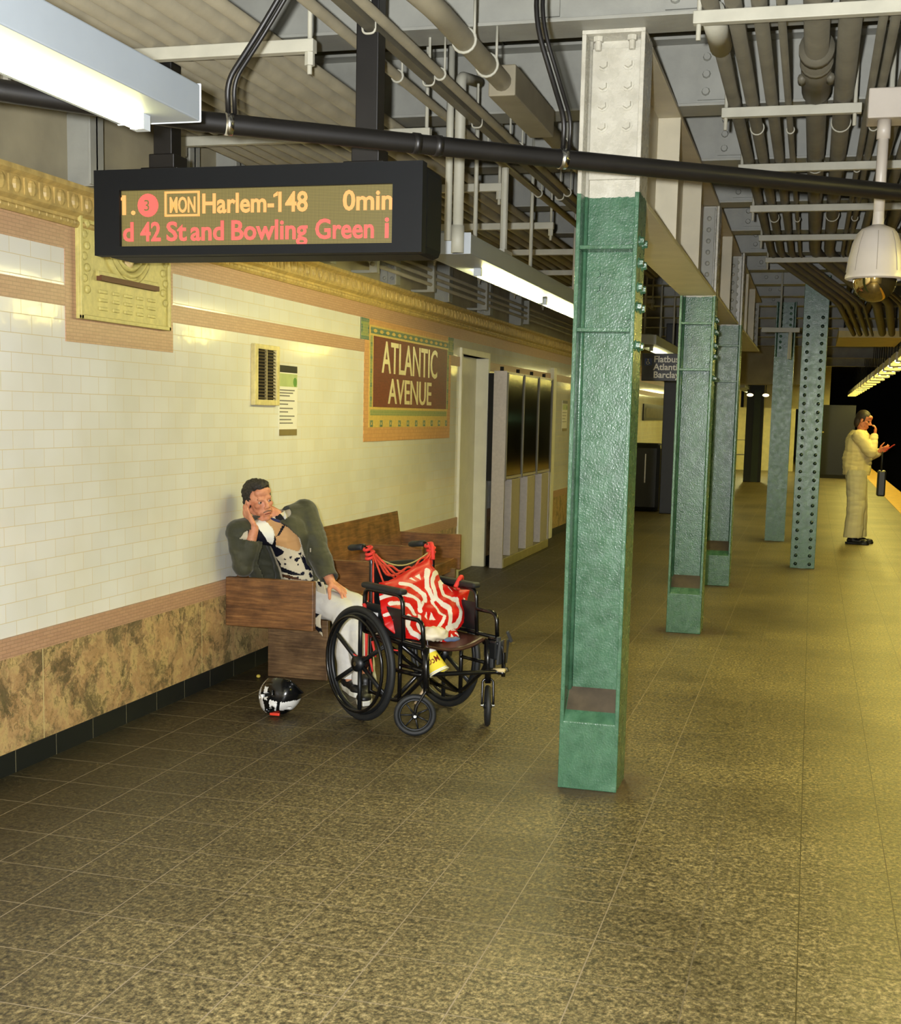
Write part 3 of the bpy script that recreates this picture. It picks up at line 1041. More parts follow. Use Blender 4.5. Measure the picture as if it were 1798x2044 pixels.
# ------------------------------------------------------------------ right pipe rack
for i, yy in enumerate((3.4, 4.84, 6.32, 7.7, 9.15, 10.6, 12.05)):
    x1 = .14 if i == 2 else .75
    t = thing('pipe_hanger', 'pale strut carrying the right pipe bank, %s from the front' % ORD[i], 'hanger', (0, yy, 3.1), 0, 'struts of the right pipe bank')
    MB().bb(-.50, x1, -.02, .02, -.045, 0).build('strut', STRUT, t, bevel=.003)
    for xx in (-.48, x1 - .03):
        MB().cyl((xx, 0, -.1), (xx, 0, .68), .009, None, 8).build('threaded_rod', STRUT, t, True)
RP = [(-.443, .031), (-.361, .031), (-.27, .029), (-.193, .016), (-.068, .05), (.055, .045), (.17, .017), (.215, .019), (.31, .03), (.40, .03), (.5, .045), (.62, .045)]
for i, (xx, rr) in enumerate(RP):
    z = 3.1 + rr
    big = rr >= .045
    t = thing('overhead_pipe', 'brown grey pipe in the right overhead bank, %s from the columns' % ORD[i], 'pipe', (0, 0, 0), 0, 'pipes in the right overhead bank')
    MB().arc([(xx, 1.6, z), (xx, 12.2, z), (xx + .62, 13.7, z - .28), (xx + .92, 18.4, z - .3)] if xx < .25 else [(xx, 1.6, z), (xx, 12, z), (xx, 18.4, z)], rr, .4, 16).build('pipe', PIPED, t, True)
    for yy in ((6.9, 9.9) if i % 2 else (8.0,)):
        MB().tube([(xx + (rr + .003) * math.cos(a), yy, z + (rr + .003) * math.sin(a)) for a in (2 * PI * k / 18 for k in range(18))], .004, 6, True).build('pipe_clip', STRUT, t, True)
    if i == 4:
        MB().cyl((xx, 5.62, z), (xx, 6.25, z), .066, None, 18).cyl((xx, 5.56, z), (xx, 5.62, z), .072, None, 18).cyl((xx, 5.74, z), (xx, 5.78, z), .07, None, 18).cyl((xx - .06, 5.86, z - .04), (xx - .06, 5.94, z - .04), .018, None, 8).cyl((xx + .06, 5.86, z - .04), (xx + .06, 5.94, z - .04), .018, None, 8).build('coupling', PIPED, t, True)
    if i == 0:
        MB().cyl((xx, 4.95, z), (xx, 5.4, z), .045, None, 16).build('coupling', STRUT, t, True)

# dome camera
DC = thing('dome_camera', 'white pendant dome security camera with a mirrored bubble', 'security camera', (.235, 6.1, 2.27))
CAMW = mat('camera_housing', (176, 168, 156), .4, var=.06)
MB().lathe([(.024, .30), (.026, .245), (.05, .235), (.072, .225), (.085, .21), (.105, .16), (.12, .09), (.126, .03), (.131, .02), (.131, .006), (.118, 0)]).build('housing', CAMW, DC, 'auto')
MB().lathe([(.0001, -.098), (.03, -.094), (.06, -.078), (.083, -.052), (.094, -.022), (.096, .004)]).build('bubble', mat('gold_mirror', (150, 132, 84), .04, .95, var=0), DC, True)
for k in range(8):
    a = 2 * PI * k / 8
    MB().tube([(r_ * math.cos(a), r_ * math.sin(a), z_) for r_, z_ in ((.086, .21), (.106, .16), (.121, .09), (.127, .035))], .0014, 5).build('seam', mat('seam_grey', (128, 122, 110), .5), DC)
MB().cyl((0, 0, .27), (0, 0, .70), .024, None, 16).build('pendant_pipe', CAMW, DC, True)
MB().cyl((0, 0, .62), (0, 0, .70), .03, None, 16).build('pipe_collar', CAMW, DC, True)
MB().bb(-.075, .17, -.06, .12, .70, .83).build('junction_box', CAMW, DC, bevel=.006)
MB().cyl((.025, .03, .83), (.025, .03, 1.3), .012, None, 8).build('hanger_rod', STRUT, DC)

# ------------------------------------------------------------------ trackside lights
LOUV = mat('louvre_white', (214, 206, 170), .4, var=.05)
proto = None
for i in range(24):
    yy = 3.6 + i * 1.9
    if i == 0:
        proto = thing('trackside_light', 'x', 'light fixture', (1.33, yy, 2.6), 0, 'louvred lights along the platform edge')
        MB().bb(-.15, .15, 0, 1.36, .06, .12).build('housing', LOUV, proto)
        lv = MB()
        for k in range(2):
            lv.box((0, .02 + k * 1.32, .02), (.3, .04, .12))
        for s in (-.15, 0, .15):
            lv.box((s, .68, .035), (.012, 1.36, .07))
        lv.build('louvre', LOUV, proto)
        for s in (-.075, .075):
            MB().sph((s, .66, .03), (.055, .34, .05), 12).build('lamp_lens', TRACKL, proto, True)
        for yy_ in (.2, 1.1):
            MB().cyl((0, yy_, .12), (0, yy_, 1.18), .01, None, 6).build('hanger_rod', DARK, proto)
        q = proto
    else:
        q = dup(proto, (1.33, yy, 2.6))
    q['label'] = 'louvred fluorescent light above the platform edge, %s in the row' % ORD[i]

# ------------------------------------------------------------------ far end things
BS = thing('direction_sign', 'black hanging sign with white words Flatbush Atlantic Barclays', 'sign', (-1.86, 14.1, 2.03))
MB().bb(0, .84, 0, .05, 0, .30).build('board', mat('sign_black', (14, 16, 20), .4, var=.05), BS, bevel=.004)
MB().bb(.03, .11, -.003, 0, .17, .245).build('access_square', mat('sign_blue', (30, 60, 130), .4), BS)
ic = MB().sph((.068, -.004, .232), (.007, .002, .007), 8)
ic.tube([(.066 + .016 * math.cos(a), -.004, .197 + .016 * math.sin(a)) for a in (2.2 + 4.2 * k / 12 for k in range(13))], .0028, 5)
ic.tube([(.068, -.004, .224), (.068, -.004, .205), (.082, -.004, .203), (.09, -.004, .186)], .003, 5)
SWH = mat('sign_white', (226, 222, 206), .4, var=0)
ic.build('access_icon', SWH, BS)
for k, s in enumerate(('Flatbush', 'Atlantic', 'Barclays')):
    text('sign_text', s, .098, SWH, BS, face_cam(.13, -.003, .205 - k * .085), .001, 1, .002)
for xx in (.42, .72):
    MB().bb(xx - .02, xx + .02, .01, .04, .3, 1.17).build('hanger', BLACK, BS)

t = thing('trash_bin', 'black rounded bin standing by the left wall beyond the first column', 'bin', (-2.75, 21.9, 0))
MB().bb(-.3, .26, 0, .55, 0, 1.18).build('body', BLACK, t, bevel=.08)
MB().bb(-.02, .0, -.01, 0, .5, 1.0).build('chrome_strip', CHROME, t)
t = thing('far_cabinet', 'dark kiosk far down the platform behind the standing person', 'kiosk', (.72, 38, 0))
MB().bb(-.45, .45, 0, .7, .1, 2.1).build('body', BLACK, t)
MB().bb(-.5, .5, -.05, .75, 0, .1).build('plinth', DARK, t)
MB().bb(-.5, -.46, -.06, 0, .1, 2.4).build('post', mat('tan_post', (150, 128, 60), .5), t)
MB().bb(-.7, -.4, -.06, -.04, 1.3, 1.34).build('shelf', mat('tan_shelf', (180, 160, 90), .5), t)
t = thing('stair_rail', 'thin stair railing in front of the far cream wall', 'railing', (-2.0, 40, 0))
MB().tube([(-.3, 0, 0), (-.3, 0, 1.0), (.25, 0, 1.0), (.25, 0, 0)], .022, 6).build('post', PIPED, t)
MB().tube([(-.3, 0, .55), (.25, 0, .55)], .02, 6).build('mid_rail', PIPED, t)
t = thing('soffit_box', 'yellowish boxed duct hanging under the ceiling right of the riveted column', 'duct', (.66, 18.6, 2.80))
MB().bb(-.38, .5, 0, 2.2, 0, .12).build('box', mat('duct_paint', (186, 168, 92), .5), t)
MB().bb(-.38, .5, -.02, 0, .09, .13).build('rim', STRUT, t)
for xx in (-.3, .4):
    MB().cyl((xx, .5, .12), (xx, .5, .98), .01, None, 6).build('hanger_rod', DARK, t)
for i, xx in enumerate((-1.50, -1.13)):
    t = thing('far_lamp', 'small round lamp at the far end, %s' % ('left one' if i == 0 else 'right one'), 'lamp', (xx, 31.4, 2.22), 0, 'small lamps at the far end')
    MB().sph((0, 0, 0), (.08, .08, .04), 12).build('globe', m_emit('far_lamp_glow', (255, 236, 180), 2.5), t, True)
    MB().cyl((0, 0, .03), (0, 0, 1.57), .01, None, 6).build('stem', DARK, t)
t = thing('tee_hanger', 'pale tee hanger beside the riveted column top', 'hanger', (-.42, 14.9, 2.62))
MB().bb(-.2, .22, -.02, .02, 0, .05).cyl((.12, 0, -.3), (.12, 0, 0), .02, None, 8).cyl((0, 0, 0), (0, 0, 1.17), .012, None, 6).build('tee', STRUT, t)
tag(MB().sph((0, 0, 0), .03, 10).cyl((0, 0, 0), (.0, .5, 0), .015, None, 6).build('signal_lamp', m_emit('signal_green', (190, 255, 190), 6), None, loc=(6.1 - 2.6, 40, 1.5)), 'tiny green signal light in the dark tunnel', 'signal light')

# ================================================================== WHEELCHAIR
WO, WR = V((-2.05, 6.38, 0)), math.atan2(-.573, .82)
WM = Matrix.Translation(WO) @ Matrix.Rotation(WR, 4, 'Z')
WI = WM.inverted()
WC = thing('wheelchair', 'black folding wheelchair parked in front of the seated man', 'wheelchair', WO, WR)
for s, nm in ((-1, 'near'), (1, 'far')):
    ax = V((-.03, s * .285, .305))

    def wpt(a, r, off=0):
        return (ax.x + r * math.cos(a), ax.y + off, ax.z + r * math.sin(a))
    tire = MB()
    tire.tube([wpt(2 * PI * k / 64, .288) for k in range(64)], .0175, 12, True)
    tire_o = tire.build('rear_wheel', RUBBER, WC, True)
    rim = MB().tube([wpt(2 * PI * k / 64, .262) for k in range(64)], .0135, 8, True)
    rim.build('rim', BLACK, tire_o, True)
    sp = MB()
    for k in range(6):                                   # six moulded spokes (mag wheel), broad at the rim
        a = PI / 2 + 2 * PI * k / 6
        for q in (-1, 1):
            sp.cyl(wpt(a, .03), wpt(a + q * .02, .25), .012, .0085, 8)
    sp.cyl(wpt(0, 0, -.028), wpt(0, 0, .03), .042, .036, 20)
    sp.build('spokes', BLACK, tire_o, True)
    MB().tube([wpt(2 * PI * k / 64, .252, s * .04) for k in range(64)], .009, 8, True).build('hand_rim', BLACKM, tire_o, True)
    MB().cyl(wpt(0, 0, -.035), wpt(0, 0, .035), .012, None, 10).build('axle_nut', CHROME, tire_o)
    # side frame
    y = s * .205
    fr = MB()
    fr.arc([(-.25, y, .893), (-.11, y, .912), (-.05, y, .86), (-.045, y, .16), (-.045, y, .13)], .0125, .06, 12)
    fr.arc([(-.045, y, .14), (.22, y, .135), (.42, y, .30), (.43, y, .45)], .0115, .06, 10)
    fr.arc([(-.045, y, .445), (.42, y, .445)], .0115, .03, 10)
    fr.cyl((.215, y, .13), (.215, y, .445), .0115)
    fr.cyl((-.045, y, .305), (.0, s * .285, .305), .012)
    fr.arc([(.215, y, .33), (.43, y, .33)], .010, .02, 10)
    fr.cyl((.43, y, .455), (.44, y, .225), .017)
    fr.build('side_frame', BLACKM, WC, True)
    MB().tube([(-.255, y, .892), (-.235, y, .895), (-.19, y, .901), (-.125, y, .910)], [.014, .018, .0165, .0175], 12).build('grip', RUBBER, WC, True)
    # desk-length armrest
    ya = s * .245
    ar = MB()
    ar.arc([(-.05, ya, .47), (-.05, ya, .70), (.28, ya, .70), (.295, ya, .45)], .0115, .05, 12)
    ar.arc([(.29, ya, .595), (.45, ya, .595), (.46, ya, .46)], .0115, .05, 12)
    ar.cyl((-.05, ya, .47), (.46, ya, .465), .010)
    ar.build('arm_frame', BLACKM, WC, True)
    MB().bb(-.055, .29, ya - .027, ya + .027, .705, .735).build('arm_pad', RUBBER, WC, bevel=.012)
    MB().bb(-.03, .28, ya - .004, ya + .004, .48, .63).build('skirt_guard', BLACK, WC, bevel=.003)
    # castor
    fk = MB()
    ang = 2.0 if s < 0 else .62                           # the two castors point different ways
    cd = V((math.cos(ang), math.sin(ang), 0))
    if s < 0:
        cd = V((-.61, -.79, 0)).normalized()
    else:
        cd = V((.79, -.61, 0)).normalized()
    cs = V((-cd.y, cd.x, 0))
    st = V((.44, y, 0))
    c = st + cd * (.055 if s < 0 else .02) + V((0, 0, .1085))
    top = st + V((0, 0, .25))
    for q in (-1, 1):
        fk.arc([top, top + cs * q * .028 + V((0, 0, -.01)), c + cs * q * .03 + V((0, 0, .04)), c + cs * q * .03], .0065, .02, 8)
    fk.cyl(top, top + V((0, 0, .05)), .014)
    castor = MB().tube([c + (cd * math.cos(2 * PI * k / 40) + V((0, 0, 1)) * math.sin(2 * PI * k / 40)) * .094 for k in range(40)], .0145, 10, True).build('castor_wheel', RUBBER, WC, True)
    cw = MB()
    for k in range(7):
        a = 2 * PI * k / 7
        cw.cyl(c, c + (cd * math.cos(a) + V((0, 0, 1)) * math.sin(a)) * .086, .0055, .004, 6)
    cw.tube([c + (cd * math.cos(2 * PI * k / 32) + V((0, 0, 1)) * math.sin(2 * PI * k / 32)) * .078 for k in range(32)], .006, 6, True)
    cw.cyl(c - cs * .022, c + cs * .022, .017)
    cw.build('castor_spokes', BLACK, castor, True)
    MB().cyl(c - cs * .036, c + cs * .036, .008, None, 8).build('castor_bolt', CHROME, castor)
    fk.build('castor_fork', BLACKM, WC, True)
    if s < 0:
        p0, p1 = top + cs * -.032, c + cs * -.033 + V((0, 0, .05))
        MB().cyl(p0, p1, .0095, .0085, 8).build('fork_tape', mat('dirty_tape', (178, 156, 122), .6, var=.4, vs=60), WC, True)
# cross brace
MB().cyl((.17, -.2, .14), (.17, .2, .44), .012).cyl((.19, .2, .14), (.19, -.2, .44), .012).cyl((.17, -.2, .44), (.19, .2, .44), .011).cyl((.02, .2, .14), (.02, -.2, .44), .012).build('cross_brace', BLACKM, WC, True)
# sling seat and back
def sheet(P, nu, nv, th):
    mb = MB()
    g = [[mb.bm.verts.new(P(i / nu, j / nv)) for j in range(nv + 1)] for i in range(nu + 1)]
    for i in range(nu):
        for j in range(nv):
            mb.bm.faces.new((g[i][j], g[i + 1][j], g[i + 1][j + 1], g[i][j + 1]))
    return mb


def solid(o, th, off=0):
    m = o.modifiers.new('solid', 'SOLIDIFY')
    m.thickness = th
    m.offset = off
    return o


SEATB = mat('brown_seat_vinyl', (62, 36, 30), .35, var=.15)
solid(sheet(lambda u, v: (-.03 + .45 * u + .02 * math.sin(PI * v) * u, -.2 + .4 * v, .462 - .035 * math.sin(PI * v) - .004 * u), 10, 14, 0).build('seat', SEATB, WC, True), .012)
solid(sheet(lambda u, v: (-.05 - .035 * math.sin(PI * v), -.2 + .4 * v, .47 + .36 * u), 8, 14, 0).build('backrest', BLACK, WC, True), .01)
# far side leg rest hanger with folded foot plate
lr = MB()
lr.arc([(.43, .215, .46), (.50, .225, .46), (.52, .24, .40), (.52, .24, .27)], .011, .04, 10)
lr.cyl((.40, .205, .44), (.50, .225, .44), .016)
lr.build('leg_rest_hanger', BLACKM, WC, True)
MB().bb(.40, .50, .20, .25, .355, .455).cyl((.45, .22, .30), (.45, .22, .45), .02).build('brake_mount', BLACK, WC, bevel=.01)
fp = MB()
fp.box((.50, .25, .395), (.016, .09, .13), Matrix.Rotation(.25, 3, 'Z') @ Matrix.Rotation(.1, 3, 'Y'))
fp.box((.51, .285, .475), (.012, .02, .07), Matrix.Rotation(.5, 3, 'X'))
fp.box((.505, .215, .465), (.012, .03, .03))
fp.build('foot_plate', mat('grey_rubber', (46, 48, 50), .6), WC, bevel=.006)
MB().bb(.530, .54, .222, .238, .40, .47).cyl((.50, .22, .285), (.545, .25, .31), .013).build('foot_plate_catch', CHROME, WC)
MB().arc([(.20, -.215, .30), (.36, -.2, .30), (.52, .20, .30), (.56, .215, .295)], .012, .04, 10).build('front_bar', BLACKM, WC, True)
MB().cyl((.50, .19, .305), (.56, .215, .31), .012).build('bar_tape', mat('cream_tape', (196, 178, 132), .6), WC, True)
MB().bb(.0, .075, -.256, -.249, .555, .585).build('white_label', mat('label_white', (226, 228, 226), .4, var=0), WC)
MB().cyl((.20, -.252, .565), (.20, -.247, .565), .008, None, 8).build('rivet', CHROME, WC)
MB().cyl((-.045, -.21, .20), (-.045, -.21, .44), .006).cyl((.0, -.24, .45), (.12, -.25, .49), .009).build('brake_lever', CHROME, WC, True)
# red cords and ribbons tied to the frame
cord = MB()
for s in (-1, 1):
    for k in range(3):
        zc = .905 - k * .022
        cord.tube([(-.065 - .02 * (k == 0) + .018 * math.cos(a), s * .205 + .02 * math.sin(a), zc + .008 * math.sin(a)) for a in (2 * PI * q / 14 for q in range(14))], .009, 6, True)
cord.build('handle_wrap', RED, WC, True)
rp = MB()
for k in range(4):
    sag = .10 + .02 * k
    rp.tube([(-.05 - .012 * math.sin(9 * u + k), -.2 + .4 * u, .885 - sag * math.sin(PI * u) ** .8 + .01 * math.sin(25 * u + k * 2)) for u in (q / 24 for q in range(25))], .0065, 6)
for a, b in (((-.045, -.20, .88), (.0, -.13, .66)), ((-.045, -.20, .87), (-.01, -.215, .55)), ((-.04, -.19, .88), (.03, -.02, .70)), ((-.045, -.2, .87), (-.07, -.21, .60)), ((-.045, .2, .88), (.0, .12, .78))):
    rp.cyl(a, b, .006, .005, 6)
rp.build('red_cords', mat('red_cord', (198, 62, 36), .7, var=.3, vs=40), WC, True)
MB().tube([(-.06, -.19 + .39 * u, .875 - .07 * math.sin(PI * u)) for u in (q / 14 for q in range(15))], .004, 6).build('pale_cable', mat('pale_cable', (170, 156, 96), .5), WC, True)
rb = MB()
for p, q, w in (((-.05, -.23, .52), (-.045, -.235, .30), .018), ((-.01, -.22, .42), (.02, -.22, .34), .014), ((.04, -.22, .40), (.05, -.2, .34), .012), ((-.02, -.23, .34), (.01, -.23, .26), .014), ((.06, -.2, .39), (.2, -.2, .40), .010), ((-.05, -.25, .62), (-.03, -.235, .54), .02), ((-.09, -.26, .33), (-.04, -.3, .30), .012), ((-.04, -.25, .31), (-.07, -.3, .35), .009)):
    rb.cyl(p, q, w * .6, w * .35, 6)
rb.build('red_ribbons', RED, WC, True)

# ------------------------------------------------------------------ tote bag in the seat: front surface traced on a leaning plane
TB_S, TB_X, TB_Y = 280 / 1798, 690, 1070
BN_ = (WM.to_3x3() @ V((.80, -.0, .60))).normalized()            # normal of the leaning front of the bag
BP_ = WM @ V((.20, 0, .56))
BU = (WM.to_3x3() @ V((0, 1, 0))).normalized()
BVv = BN_.cross(BU).normalized()


def bagpt(x, y):
    d = ray(TB_X + x * TB_S, TB_Y + y * TB_S)
    p = EYE + d * ((BP_ - EYE).dot(BN_) / d.dot(BN_)) - BP_
    return (p.dot(BU), p.dot(BVv))


def inpoly(p, poly):
    x, y = p
    c = False
    j = len(poly) - 1
    for i in range(len(poly)):
        a, b = poly[i], poly[j]
        if (a[1] > y) != (b[1] > y) and x < (b[0] - a[0]) * (y - a[1]) / (b[1] - a[1]) + a[0]:
            c = not c
        j = i
    return c


def dseg(p, a, b):
    dx, dy = b[0] - a[0], b[1] - a[1]
    L = dx * dx + dy * dy
    t = 0 if L == 0 else max(0, min(1, ((p[0] - a[0]) * dx + (p[1] - a[1]) * dy) / L))
    return math.hypot(p[0] - a[0] - t * dx, p[1] - a[1] - t * dy)


OUT = [(445, 570), (560, 555), (640, 520), (770, 440), (920, 360), (1020, 300), (1060, 262), (1100, 275), (1130, 340), (1190, 430), (1230, 510), (1280, 592), (1330, 618), (1420, 638), (1520, 665), (1612, 668),
       (1590, 760), (1560, 900), (1540, 1080), (1500, 1140), (1440, 1190), (1482, 1270), (1420, 1320), (1340, 1345), (1235, 1335), (1150, 1270), (1020, 1240), (960, 1320), (750, 1275), (640, 1230), (520, 1120), (470, 900), (450, 700)]
STR = [([(1195, 440), (1110, 510), (1078, 600), (1090, 720), (1125, 830), (1200, 910), (1300, 950), (1318, 1000), (1310, 1150)], 56),
       ([(1255, 560), (1205, 610), (1195, 690), (1235, 775), (1330, 835), (1405, 840), (1445, 920), (1465, 1060), (1420, 1140), (1290, 1195)], 58),
       ([(1030, 450), (1003, 560), (1012, 690), (1045, 780), (1090, 840)], 56), ([(1075, 860), (1110, 930), (1160, 1010), (1235, 1050), (1215, 1120), (1165, 1195)], 36),
       ([(700, 625), (800, 660), (910, 715), (965, 780), (985, 850)], 62), ([(470, 775), (590, 765), (720, 775), (830, 810), (895, 880), (930, 985)], 52),
       ([(560, 880), (640, 875), (700, 885), (770, 920), (830, 980), (850, 1030)], 52), ([(780, 1060), (775, 1170), (850, 1235), (970, 1290)], 56),
       ([(915, 1050), (905, 1150), (965, 1210)], 40), ([(1300, 1195), (1280, 1250), (1225, 1320)], 44), ([(1350, 1215), (1440, 1195)], 16), ([(1400, 1245), (1478, 1268)], 20),
       ([(520, 1000), (600, 1000), (660, 1080), (700, 1170)], 44)]
TRI = [[(800, 555), (835, 535), (890, 610)], [(880, 520), (940, 490), (935, 590)], [(1300, 650), (1322, 645), (1355, 735)], [(1490, 800), (1540, 795), (1530, 890)], [(930, 880), (1000, 825), (940, 975)],
       [(1000, 1000), (1030, 1090), (985, 1060)], [(1055, 1010), (1055, 1090), (1135, 1090)], [(1345, 1255), (1392, 1290), (1345, 1295)], [(1160, 1265), (1215, 1215), (1205, 1250)]]
outp = [bagpt(*p) for p in OUT]
kpx = (V(bagpt(900, 800)) - V(bagpt(1000, 800))).length / 100
strp = [([bagpt(*p) for p in a], w * .96 * kpx / 2) for a, w in STR]
trip = [[bagpt(*p) for p in a] for a in TRI]


def bag():
    bm = bmesh.new()
    xs = [p[0] for p in outp]
    ys = [p[1] for p in outp]
    h = .0032
    lay = bm.loops.layers.color.new('pattern')
    red, wh = lin((226, 66, 56)), lin((240, 236, 230))
    vs = {}

    def vert(i, j, side):
        k = (i, j, side)
        if k not in vs:
            u, v = min(xs) + i * h, min(ys) + j * h
            e = min(dseg((u, v), outp[q], outp[q - 1]) for q in range(len(outp)))
            bul = .05 * (1 - math.exp(-e / .05))
            fold = .005 * math.sin(38 * u + 20 * v + 3 * math.sin(14 * v)) * min(1, e / .04) + .004 * math.sin(70 * v - 25 * u)
            off = bul + fold if side else -.045 * (1 - math.exp(-e / .05)) + fold * .4
            vs[k] = bm.verts.new(BP_ + BU * u + BVv * v + BN_ * (off - .02))
        return vs[k]
    ni, nj = int((max(xs) - min(xs)) / h) + 1, int((max(ys) - min(ys)) / h) + 1
    keep = {(i, j): inpoly((min(xs) + (i + .5) * h, min(ys) + (j + .5) * h), outp) for i in range(ni) for j in range(nj)}
    for (i, j), ok in keep.items():
        if not ok:
            continue
        p = (min(xs) + (i + .5) * h, min(ys) + (j + .5) * h)
        w = any(inpoly(p, t_) for t_ in trip) or any(min(dseg(p, a[q], a[q + 1]) for q in range(len(a) - 1)) < hw_ for a, hw_ in strp)
        for side in (0, 1):
            q = [vert(i, j, side), vert(i + 1, j, side), vert(i + 1, j + 1, side), vert(i, j + 1, side)]
            f = bm.faces.new(q if side else q[::-1])
            f.smooth = True
            for l in f.loops:
                l[lay] = wh if w else red
        for di, dj, a, b in ((-1, 0, (i, j), (i, j + 1)), (1, 0, (i + 1, j + 1), (i + 1, j)), (0, -1, (i + 1, j), (i, j)), (0, 1, (i, j + 1), (i + 1, j + 1))):
            if not keep.get((i + di, j + dj)):
                f = bm.faces.new((vert(*a, 1), vert(*a, 0), vert(*b, 0), vert(*b, 1)))
                for l in f.loops:
                    l[lay] = red
    me = bpy.data.meshes.new('tote_bag')
    bm.normal_update()
    bm.to_mesh(me)
    bm.free()
    me.materials.append(m_attr('tote_fabric', .45, .12, 60))
    o = bpy.data.objects.new('tote_bag', me)
    COL.objects.link(o)
    sm = o.modifiers.new('smooth', 'SMOOTH')
    sm.iterations = 3
    sm.factor = .5
    return o


BAG = tag(bag(), 'red shopping tote with white ring and stripe pattern on the wheelchair seat', 'bag')
MB().arc([WM @ V((.16, .2, .70)), WM @ V((.15, .245, .755)), WM @ V((.12, .28, .74)), WM @ V((.13, .24, .68))], .012, .03, 8).build('handle', RED, BAG, True)
MB().arc([WM @ V((-.02, .185, .83)), WM @ V((-.045, .2, .90)), WM @ V((-.07, .205, .915)), WM @ V((-.045, .19, .80))], .012, .03, 8).build('handle', RED, BAG, True)

# crumpled white bag and blue scrap on the seat front
t = thing('crumpled_bag', 'crumpled white and blue plastic bag under the red tote', 'plastic bag', WM @ V((.33, -.06, .46)), WR)
for nm, c0, rr, m_ in (('white_bag', (0, -.01, .035), (.06, .075, .035), mat('crumpled_white', (224, 212, 184), .6)), ('blue_scrap', (.06, .06, .01), (.02, .05, .012), mat('blue_plastic', (84, 104, 140), .5))):
    mb = MB().sph(c0, rr, 28)
    for v in mb.bm.verts:
        v.co += (v.co - V(c0)).normalized() * .014 * noise.noise(v.co * 40) * (1 if nm == 'white_bag' else .6)
    mb.build(nm, m_, t, True)

# yellow paper cup, hung upside down and tilted from the front of the frame
CU = thing('paper_cup', 'yellow paper cup with red letters tilted at the wheelchair front', 'cup', WM @ V((.40, -.13, .372)), 0)
NV = (EYE - WM @ V((.40, -.13, .372))).normalized()
side = V((0, 0, 1)).cross(NV).normalized()
upv = NV.cross(side)
tilt = math.radians(28)
axis_dn = (-upv * math.cos(tilt) + side * math.sin(tilt) + NV * .12).normalized()   # mouth end, lower right
ax_s = NV.cross(axis_dn).normalized()
ax_n = axis_dn.cross(ax_s).normalized()
CM = Matrix((((-ax_s).x, ax_n.x * -1, axis_dn.x, 0), ((-ax_s).y, ax_n.y * -1, axis_dn.y, 0), ((-ax_s).z, ax_n.z * -1, axis_dn.z, 0), (0, 0, 0, 1)))
cy_ = NT('cup_paper')
s_ = cy_.n('ShaderNodeSeparateXYZ')
cy_.l(cy_.coord(), s_.inputs[0])
CS_ = 1.2
CMS = CM @ Matrix.Scale(CS_, 4)
cup_me = MB().lathe([(.0001, -.046), (.027, -.048), (.027, -.05), (.0285, -.045), (.0425, .050), (.0455, .053), (.043, .056), (.041, .050), (.027, -.040), (.0001, -.040)], CMS, 40)
CU_M = mat('cup_yellow', (244, 222, 70), .45, var=.03)
cup_o = cup_me.build('body', CU_M, CU, True)
MB().lathe([(.027, -.0505), (.0287, -.046), (.0305, -.034), (.0302, -.034)], CMS, 40).lathe([(.0405, .038), (.0432, .052), (.0468, .053), (.044, .057), (.0425, .052)], CMS, 40).build('white_bands', mat('cup_white', (240, 238, 226), .45, var=0), CU, True)
bm_t = text('letters', 'McC', .04, mat('cup_print', (150, 40, 30), .5, var=0), CU, Matrix(), .0003, .8, .0006, 'CENTER')
for v in bm_t.data.vertices:                               # wrap the print round the cone, upside down relative to the cup mouth
    x, yv, zz = v.co
    za = .012 - yv
    rad = .0285 + (za + .045) / .095 * .014 + .0006
    a = -x / rad
    v.co = (axis_dn * za + ax_n * (rad * math.cos(a)) + ax_s * (rad * math.sin(a))) * CS_
MB().cyl(axis_dn * -.06, axis_dn * -.06 + V((-.01, .01, .05)), .003, None, 6).build('string', BLACK, CU)

def frame(f, u):
    f, u = V(f).normalized(), V(u).normalized()
    l = u.cross(f).normalized()
    u = f.cross(l).normalized()
    return Matrix(((f.x, l.x, u.x), (f.y, l.y, u.y), (f.z, l.z, u.z)))


# ------------------------------------------------------------------ bicycle helmet on the floor
HM = thing('bicycle_helmet', 'white and black bicycle helmet lying on the floor under the bench end', 'helmet', (-2.675, 6.13, 0), math.radians(-25))
HR = Matrix.Translation((0, 0, .112)) @ frame(V((.80, -.2, .28)), V((-.25, -.62, -.66))).to_4x4() @ Matrix.Rotation(-PI / 2, 4, 'Z')
bm = bmesh.new()
bmesh.ops.create_icosphere(bm, subdivisions=5, radius=1)
WHH, BKH = mat('helmet_white', (232, 232, 228), .2, var=.03), mat('helmet_black', (14, 15, 16), .18, var=.1)
dl = []
for f in bm.faces:
    c = f.calc_center_median()
    if c.z < -.18 - .12 * c.y:
        dl.append(f)
        continue
    a = math.atan2(c.x, c.z + .15)
    vent = abs(math.sin(a * 4.6)) < .55 and abs(c.y) < .62 and c.z > .12 and abs(math.sin(c.y * 5 + .6)) > .3
    if vent:
        dl.append(f)
        continue
    q = Matrix.Rotation(math.radians(-25), 4, 'Z') @ HR @ V((c.x * .104, c.y * .148, c.z * .118))
    qx, qz = q.x * .96 - q.y * .26, q.z
    f.material_index = 0 if (qx < -.048 + .02 * math.sin(30 * qz) or (.015 < qx < .13 and .035 + .25 * abs(qx - .07) < qz < .10 and abs(qx - .065 - (qz - .07) * .5) > .008) or (-.032 < qx < -.002 and (.13 < qz < .165 or .092 < qz < .114))) else 1
    f.smooth = True
bmesh.ops.delete(bm, geom=dl, context='FACES')
for v in bm.verts:
    v.co = HR @ V((v.co.x * .104, v.co.y * .148, v.co.z * .118 * (1 + .06 * math.cos(6 * v.co.x))))
me = bpy.data.meshes.new('shell')
bm.to_mesh(me)
bm.free()
me.materials.append(WHH)
